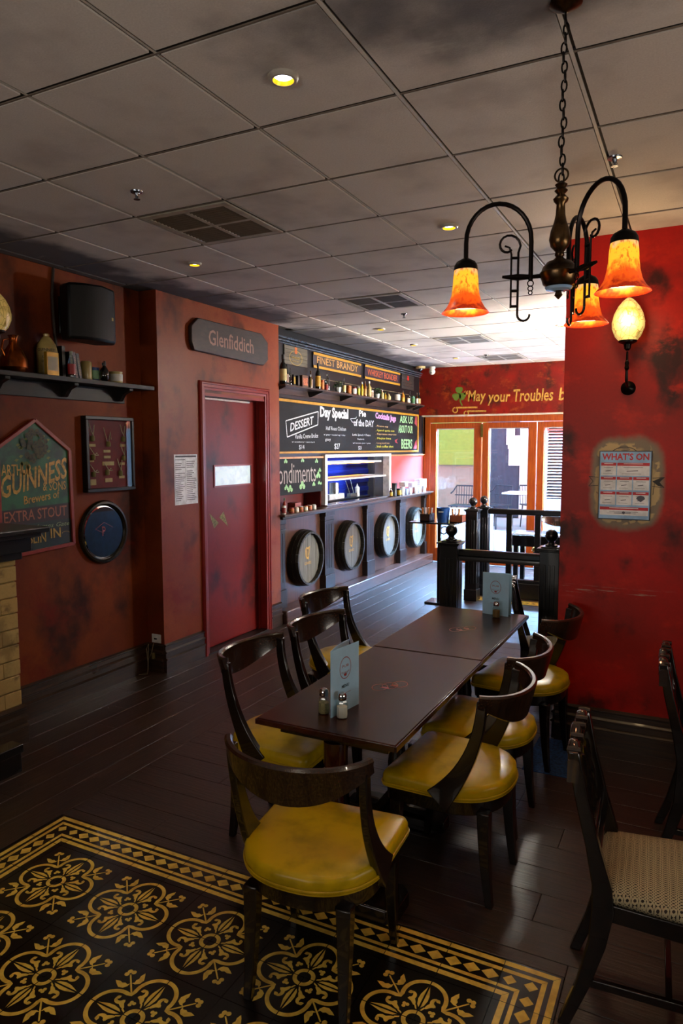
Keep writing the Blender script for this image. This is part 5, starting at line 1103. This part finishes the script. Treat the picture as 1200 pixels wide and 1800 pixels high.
# ---------------- wall with poster and lamp ----------------
t = thing('event_poster', "framed blue poster headed WHAT'S ON with red-topped boxes on the red wall", 'poster', (-.39, 4.58, 1.45)); YW = 4.575; x0, x1, z0, z1 = -.541, -.245, 1.445, 1.862
part('frame', MB(M('101c38', .3)).box((x0, 4.562, z0), (x1, 4.58, z1)), t, .002)
part('sheet', wallF(MB(M('9cc8f4', .4)), 4.5615).poly([(x0+.006, z0+.006), (x1-.006, z0+.006), (x1-.006, z1-.006), (x0+.006, z1-.006)], 0), t)
RP = M('d01c2c', .45); WP = M('fafaff', .45); b = wallF(MB(RP), 4.5612); b.text("WHAT'S ON", x0+.016, z1-.056, .264, .042, 0, bold=.03); part('poster_heading', b, t); b = wallF(MB(RP), 4.5612); c = MB(WP); wallF(c, 4.5612); k_ = MB(M('5a5a68', .6)); wallF(k_, 4.5606)
def pbox(xa, xb, za, zb):
    c.poly([(xa, za), (xb, za), (xb, zb-.018), (xa, zb-.018)], 0); b.poly([(xa, zb-.018), (xb, zb-.018), (xb, zb), (xa, zb)], 0); n = max(2, int((zb-za)/.02)-1)
    k_.bar((xa+(xb-xa)*.2, zb-.028), (xb-(xb-xa)*.2, zb-.028), .002, 0, .0002); k_.bar((xa+(xb-xa)*.3, (za+zb)/2-.012), (xb-(xb-xa)*.35, (za+zb)/2-.008), .004, 0, .0002); k_.bar((xa+(xb-xa)*.15, za+.012), (xb-(xb-xa)*.25, za+.012), .0015, 0, .0002)
    W2 = MB(); 
X = [x0+.012, x0+.098, x0+.104, x0+.19, x0+.196, x1-.012]
pbox(X[0], X[1], 1.712, 1.79); pbox(X[2], X[5], 1.712, 1.79)
for za in (1.625, 1.535):
    for q in (0, 2, 4): pbox(X[q], X[q+1], za, za+.08)
pbox(X[0], X[5], 1.472, 1.522); k_.poly(circ(((x0+x1)/2, 1.488), .009, 12), .0003); k_.poly([(X[4]+.02, 1.575), (X[4]+.045, 1.555), (X[4]+.07, 1.575), (X[4]+.062, 1.59), (X[4]+.045, 1.595), (X[4]+.028, 1.59)], .0003)
w2 = wallF(MB(WP), 4.5606)
for xa, xb, zb in ((X[0], X[1], 1.79), (X[2], X[5], 1.79), (X[0], X[1], 1.705), (X[2], X[3], 1.705), (X[4], X[5], 1.705), (X[0], X[1], 1.615), (X[2], X[3], 1.615), (X[4], X[5], 1.615), (X[0], X[5], 1.522)): w2.bar((xa+(xb-xa)*.2, zb-.006), (xb-(xb-xa)*.2, zb-.006), .004, 0, .0002)
part('red_print', b, t); part('white_boxes', c, t); part('small_print', k_, t); part('box_titles', w2, t)
# painted ribbon crest partly hidden by the poster
b = wallF(MB(M('1c1410', .5)), 4.579); b.ring((-.40, 1.815), .085, .09, .0002, 24, .25, PI-.25, .8); b.ring((-.40, 1.80), .078, .081, .0002, 24, .3, PI-.3, .8)
for s_, xe in ((-1, -.60), (1, -.175)):
    xi = -.545 if s_ < 0 else -.24; P = lambda u, z: (xi+(xe-xi)*u, z); seq = [P(0, 1.70), P(1, 1.705), P(.55, 1.675), P(1, 1.645), P(0, 1.65)]
    for i in range(4): b.bar(seq[i], seq[i+1], .003, 0, .0002)
b.poly([(-.24, 1.68), (-.20, 1.70), (-.178, 1.704), (-.20, 1.675), (-.178, 1.648), (-.21, 1.655)], .0003); b.bar((-.555, 1.61), (-.545, 1.60), .003, 0, .0002); b.bar((-.235, 1.60), (-.228, 1.67), .003, 0, .0002)
part('painted_crest', b, WALLP)
# wall lamps
GLOBE = N('cracked_amber_glass'); _p = GLOBE.pos(False); _v = GLOBE.n('ShaderNodeTexVoronoi', feature='DISTANCE_TO_EDGE'); _v.inputs['Scale'].default_value = 34; _mp = GLOBE.n('ShaderNodeMapping'); _mp.inputs['Scale'].default_value = (1, 1, .6); GLOBE.l(_p, _mp.inputs[0]); GLOBE.l(_mp.outputs[0], _v.inputs['Vector'])
_cr = GLOBE.ramp(_v.outputs['Distance'], .0, .05); _c = GLOBE.mix(GLOBE.math('MULTIPLY', _cr, GLOBE.ramp(GLOBE.noise(_p, 12, 3), .25, .5)), '9c7c34', 'f0d078')
GLOBE = GLOBE.set(_c, .25, coat=.4, emi=_c, es=.85)
BRZ = M('1a1410', .3, .8, var=.3, scale=20); HOT = M('ffe8c0', .4, emi='fff0d0', es=9)
GLOBEOFF = GLOBE.copy(); GLOBEOFF.node_tree.nodes['Principled BSDF'].inputs['Emission Strength'].default_value = .08
def sconce(x, y, z, n, label, watts, lc=(1, .70, .36)):
    """n: outward direction of the wall"""
    t = thing('wall_lamp', label, 'lamp', (x, y, z)); n = Vector(n); o = n*.14
    bp_ = MB(BRZ); u = n.cross(Vector((0, 0, 1)))
    bp_.frame((0, 0, 0), u, Z_, n) if True else None
    bp_.lathe([(.042, 0), (.042, .008), (.034, .016), (.028, .022), (.012, .03), (.016, .045), (.001, .052)], seg=20); part('backplate', bp_, t, world=False)
    pts = [Vector((0, 0, .0))+n*.03, Vector((0, 0, .012))+n*.09, Vector((0, 0, .03))+n*.125, Vector((0, 0, .07))+o, Vector((0, 0, .2))+o]; part('arm', MB(BRZ).tube(pts, [.008, .008, .009, .008, .006]), t, world=False)
    part('stem_collar', MB(BRZ).lathe([(.007, .09), (.014, .105), (.010, .12), (.013, .135), (.007, .15)], tuple(o), 14), t, world=False)
    part('gallery', MB(BRZ).lathe([(.008, .205), (.018, .215), (.022, .24), (.050, .252), (.052, .262), (.046, .262), (.02, .25)], tuple(o), 20), t, world=False)
    part('glass_globe', MB(GLOBE if watts else GLOBEOFF).lathe([(.045, .255), (.070, .285), (.088, .33), (.090, .365), (.080, .41), (.058, .455), (.032, .487), (.012, .503), (.001, .506)], tuple(o), 28), t, world=False)
    if not watts: return
    l = bpy.data.lights.new('wall_lamp_glow', 'POINT'); l.energy = watts; l.color = lc; l.shadow_soft_size = .09; lo = bpy.data.objects.new('wall_lamp_glow', l); COL.objects.link(lo); lo.parent = t; lo.location = o*1.05+Vector((0, 0, .37)); lo.location = o+n*.12+Vector((0, 0, .37))
sconce(-.392, 4.58, 2.235, (0, -1, 0), 'bronze wall lamp with egg-shaped cracked amber globe on the red wall', 9)
sconce(-4.11, 3.05, 2.36, (1, 0, 0), 'unlit bronze wall lamp with pale amber globe cut off by the left picture edge', 0)
sconce(-.767, 7.2, 2.30, (-1, 0, 0), 'added unseen bronze wall lamp behind the red pillar edge, facing the barrels', 150, (1, .93, .80))  # unseen lamp added to light the mirror view and far ceiling
# ---------------- chandelier ----------------
AMB = N('amber_art_glass'); _p = AMB.pos(False); _s = AMB.n('ShaderNodeSeparateXYZ'); AMB.l(_p, _s.inputs[0])
_h = AMB.math('ADD', _s.outputs[2], AMB.math('MULTIPLY', AMB.math('SUBTRACT', AMB.noise(_p, 45, 4), .5), .09))
_c = AMB.mix(AMB.ramp(_h, -.075, -.12), 'ffb428', 'e0500c'); _c = AMB.mix(AMB.ramp(_h, -.125, -.158), _c, '8c1c06'); _c = AMB.mix(AMB.ramp(_h, -.06, -.03), _c, 'dcb070')
_c = AMB.mix(AMB.math('MULTIPLY', AMB.ramp(AMB.noise(_p, 110, 3, (1, 1, .5)), .52, .64), .7), _c, 'b03008'); AMB = AMB.set(_c, .35, coat=.2, emi=_c, es=1.1)
BRS = M('5c4428', .28, .85, var=.35, scale=18, col2='241a12'); BRK = M('1c1614', .35, .8, var=.2, scale=20)
CX, CY = -.389, 2.193
t = thing('chandelier', 'three-armed bronze chandelier with amber bell glass shades hanging on a chain', 'chandelier', (CX, CY, 3.15))
P = lambda z: z-3.15
part('ceiling_canopy', MB(BRS).lathe([(.045, -.001), (.046, -.008), (.03, -.018), (.012, -.026), (.006, -.03)], seg=24), t, world=False)
ch = part('chain', MB(BRK).tube([(0, 0, -.028), (0, 0, -.034)], .003), t, world=False)
nl = 18
for k in range(nl):
    z0 = -.034-k*.0257; b = MB(BRK); pts = []; jx = .003*math.sin(k*1.3)
    for j in range(12):
        a = 2*PI*j/12; u, v = .0075*math.cos(a), .0165*math.sin(a); pts.append((jx+u, 0, z0-.0165+v) if k % 2 else (jx, u, z0-.0165+v))
    b.tube(pts, .0026, 6, True); part('chain_link', b, ch, world=False)
part('top_ring', MB(BRS).tube([(.019*math.cos(2*PI*j/20), .0, P(2.672)+.019*math.sin(2*PI*j/20)) for j in range(20)], .0028, 6, True), t, world=False)
body = [(.004, 2.656), (.008, 2.652), (.018, 2.645), (.012, 2.636), (.019, 2.628), (.010, 2.618), (.022, 2.605), (.020, 2.598), (.012, 2.59), (.014, 2.56), (.018, 2.54), (.027, 2.515), (.031, 2.49), (.026, 2.47), (.012, 2.455), (.014, 2.445), (.010, 2.44), (.020, 2.43), (.036, 2.425), (.048, 2.41), (.052, 2.398), (.056, 2.395), (.056, 2.389), (.050, 2.375), (.046, 2.362), (.032, 2.352), (.02, 2.350), (.008, 2.349), (.009, 2.338), (.012, 2.33), (.005, 2.322), (.001, 2.318)]
part('baluster_body', MB(BRS).lathe([(r, P(z)) for r, z in body], seg=28), t, world=False, sharp=50)
part('blue_reflection_dish', MB(M('8cb0d8', .1, coat=.8)).lathe([(.040, P(2.353)), (.036, P(2.346)), (.014, P(2.342))], seg=24, cap=False), t, world=False)  # blue-white ceiling reflection put into the colour of an added dish
for ai, adeg in enumerate((202, -44, 81)):
    ca, sa = math.cos(math.radians(adeg)), math.sin(math.radians(adeg)); rr = .272
    W = lambda r, z, s=0: (r*ca-s*sa, r*sa+s*ca, P(z))
    b = MB(BRK); b.tube([W(.045, 2.387), W(.075, 2.385), W(.12, 2.384), W(.165, 2.386)], [.007, .006, .010, .004], 10); arm = part('arm', b, t, world=False)
    r0 = .082; R = (rr-r0)/2; pts = [W(r0, 2.375), W(r0, 2.45), W(r0, 2.485)]+[W(r0+R-R*math.cos(a), 2.49+R*1.12*math.sin(a)) for a in [PI*k/16 for k in range(1, 16)]]+[W(rr, 2.485), W(rr, 2.443)]
    part('swan_neck_tube', MB(BRK).tube(pts, .0068, 10), arm, world=False)
    # double-strip scroll
    b = MB(BRK); xs0 = .125
    top = [W(xs0+.03-.0+.036*math.cos(a)*(1-k*.045)-.006, 2.475+.036*math.sin(a)*(1-k*.045)) for k, a in enumerate([PI+.0-(.42*k) for k in range(0, 14)])]
    b.tube([W(xs0-.006, 2.275), W(xs0-.006, 2.38), W(xs0-.006, 2.455)]+top, .0036, 6)
    bot = [W(xs0-.024+.018*math.cos(a), 2.275+.018*math.sin(a)) for a in [0-.4*k for k in range(9)]]; b.tube(bot, .0036, 6)
    b.tube([W(xs0+.014, 2.295), W(xs0+.014, 2.38), W(xs0+.014, 2.45), W(xs0+.02, 2.47), W(xs0+.034, 2.475)], .003, 6)
    for z in (2.30, 2.345, 2.44): b.tube([W(xs0-.006, z), W(xs0+.014, z)], .0042, 6)
    part('scroll', b, arm, world=False)
    for k in range(3):
        rk = (.0085, .0072, .0055)[k]; zc = (2.366, 2.351, 2.339)[k]; part('drop_ring', MB(BRK).tube([W(r0+rk*math.cos(a), zc+rk*math.sin(a)) for a in [2*PI*j/14 for j in range(14)]], .0017, 6, True), arm, world=False)
    sh_t = W(rr, 2.443)
    part('shade_fitter', MB(BRK).lathe([(.006, 0), (.012, -.003), (.028, -.012), (.034, -.022), (.036, -.036), (.032, -.036)], sh_t, 22), arm, world=False)
    prof = [(.030, -.028), (.034, -.036), (.0365, -.055), (.038, -.08), (.041, -.105), (.047, -.127), (.057, -.145), (.067, -.156), (.071, -.160)]
    me = MB(AMB).lathe([(r, z) for r, z in prof]+[(r-.0025, z) for r, z in prof[::-1]], (0, 0, 0), 36, cap=False); sh_ = part('bell_shade', me, arm, world=False, sharp=60); sh_.location = sh_t
    part('bulb', MB(HOT).lathe([(.001, -.126), (.013, -.122), (.019, -.108), (.018, -.094), (.011, -.078), (.009, -.06), (.001, -.06)], sh_t, 16), arm, world=False)
    l = bpy.data.lights.new('chandelier_bulb_glow', 'POINT'); l.energy = 3.2; l.color = (1, .62, .28); l.shadow_soft_size = .03; lo = bpy.data.objects.new('chandelier_bulb_glow', l); COL.objects.link(lo); lo.parent = t; lo.location = (sh_t[0], sh_t[1], sh_t[2]-.165)

# ---------------- ceiling fittings ----------------
def downlight(x, y, s, label, on=1):
    t = thing('downlight', label, 'downlight', (x, y, 3.145), 0, None); z = 3.1455-3.145
    part('trim_ring', MB(M('b8b0a4', .4)).lathe([(.054*s, .001), (.053*s, -.006), (.046*s, -.013), (.037*s, -.013), (.035*s, .0005), (.05*s, .0005)], seg=32, cap=False), t, world=False)
    part('reflector', MB(M('e0a818', .25, .3, emi='ffb418', es=1.0*on)).lathe([(.0365*s, -.0125), (.030*s, .0004)], seg=28, cap=False), t, world=False); part('lamp_face', MB(M('ffffff', .3, emi='dfe8ff', es=9*on)).lathe([(.030*s, .0003), (.001, .0003)], seg=24, cap=False), t, world=False)
    l = bpy.data.lights.new('downlight_beam', 'SPOT'); l.energy = 11*on; l.spot_size = 1.7; l.spot_blend = .8; l.color = (1, .84, .62); l.shadow_soft_size = .03; lo = bpy.data.objects.new('downlight_beam', l); COL.objects.link(lo); lo.parent = t; lo.location = (0, 0, -.015)
for (x, y), s, lb in (((-1.318, 2.17), 1, 'nearest round recessed downlight with yellow reflector, top centre of the ceiling'), ((-3.14, 3.98), .9, 'small recessed downlight near the left wall, right above the loudspeaker side'), ((-1.326, 3.99), 1, 'recessed downlight just left of the chandelier arm'), ((-3.07, 7.0), .9, 'recessed downlight above the first lettered bar sign'), ((-3.17, 8.24), .9, 'recessed downlight above the second lettered bar sign'), ((-1.33, 7.66), 1, 'recessed downlight by the pillar edge behind the chandelier'), ((-3.1, 9.7), .9, 'farthest recessed downlight near the security camera'), ((-1.32, .35), 1, 'recessed downlight over the camera position, out of frame'), ((.48, 1.2), 1, 'recessed downlight over the right-hand tables, out of frame')): downlight(x, y, s, lb)
SPM = M('8c94a0', .25, .9)
for (x, y), lb in (((-2.53, 2.765), 'chrome ceiling sprinkler nearest the camera, left of the large vent'), ((-2.54, 6.34), 'chrome ceiling sprinkler beyond the second vent'), ((-2.638, 9.585), 'small ceiling sprinkler before the farthest vent'), ((-.379, 3.403), 'dusty sprinkler on the ceiling right of the chandelier chain')):
    t = thing('sprinkler', lb, 'sprinkler', (x, y, 3.146)); part('escutcheon', MB(SPM).lathe([(.032, 0), (.03, -.006), (.012, -.009), (.008, -.02)], seg=20), t, world=False); part('deflector', MB(SPM).lathe([(.006, -.02), (.005, -.034), (.006, -.036), (.016, -.037), (.016, -.039), (.001, -.039)], seg=14), t, world=False)
    part('frame_arm', MB(SPM).tube([(.005, 0, -.018), (.011, 0, -.027), (.003, 0, -.036)], .0015, 6).tube([(-.005, 0, -.018), (-.011, 0, -.027), (-.003, 0, -.036)], .0015, 6), t, world=False)
VM = M('a8a090', .5, var=.1); VD = M('2a221a', .7); VS = M('6c6454', .5)
def vent(x, y, label):
    t = thing('ceiling_vent', label, 'vent', (x, y, 3.146), 0, None); e = .288; b = MB(VD).box((-e, -e, .003), (e, e, .008)); part('vent_box', b, t, world=False)
    b = MB(VM)
    for a, c in (((-e, -e), (e, -e+.045)), ((-e, e-.045), (e, e)), ((-e, -e+.045), (-e+.045, e-.045)), ((e-.045, -e+.045), (e, e-.045)), ((-.014, -e+.045), (.014, e-.045)), ((-e+.045, -.014), (-.014, .014)), ((.014, -.014), (e-.045, .014))): b.box((a[0], a[1], -.006), (c[0], c[1], .003))
    part('vent_frame', b, t, .003, world=False); sm = None
    for qx in (-1, 1):
        for qy in (-1, 1):
            for k in range(8):
                cx = qx*.128; cy = qy*.128; v = -.105+k*.03
                if sm is None:
                    sm = part('slat', MB(VS).loft([[(-.112, -.011, .001), (-.112, -.008, .001), (-.112, .008, -.006), (-.112, .005, -.006)][::-1], [(.112, -.011, .001), (.112, -.008, .001), (.112, .008, -.006), (.112, .005, -.006)][::-1]]), t, world=False); sm.location = (cx, cy+v, 0)
                else: inst(sm, t, (cx, cy+v, 0))
for (x, y), lb in (((-2.5125, 3.363), 'large four-way ceiling vent nearest the camera'), ((-2.5125, 5.763), 'second ceiling vent, above the first lettered bar sign'), ((-2.5125, 8.163), 'third ceiling vent, left of the pillar top'), ((-2.5125, 9.963), 'farthest ceiling vent, just before the red far wall')): vent(x, y, lb)
t = thing('security_camera', 'white dome security camera in the far ceiling corner', 'camera', (-3.77, 10.60, 3.146)); part('mount', MB(WHITEP).lathe([(.05, 0), (.05, -.03), (.03, -.04)], seg=18), t, world=False); part('turret', MB(WHITEP).lathe([(.001, -.125), (.03, -.115), (.048, -.09), (.05, -.07), (.04, -.045), (.02, -.03)], seg=18), t, world=False); part('lens', MB(BLK).lathe([(.018, .0), (.018, .012), (.001, .014)], (-.0, -.045, -.085), 14, 'y'), t, world=False)
t = thing('motion_sensor', 'black dome sensor with pale base beside the security camera', 'sensor', (-3.92, 10.48, 3.146)); part('base', MB(M('b8a070', .4)).lathe([(.075, 0), (.075, -.03), (.06, -.035)], seg=18), t, world=False); part('dome', MB(BLK).lathe([(.045, -.035), (.042, -.055), (.02, -.075), (.001, -.08)], seg=16), t, world=False)
solo('door_mat', MB(M('1a4a84', .9, var=.3, scale=60, bump=.4)).box((-.13, -.26, 0), (.13, .26, .004)), 'small blue mat on the floor by the red wall under the last yellow chair', 'mat', (-.725, 4.29, .0003))
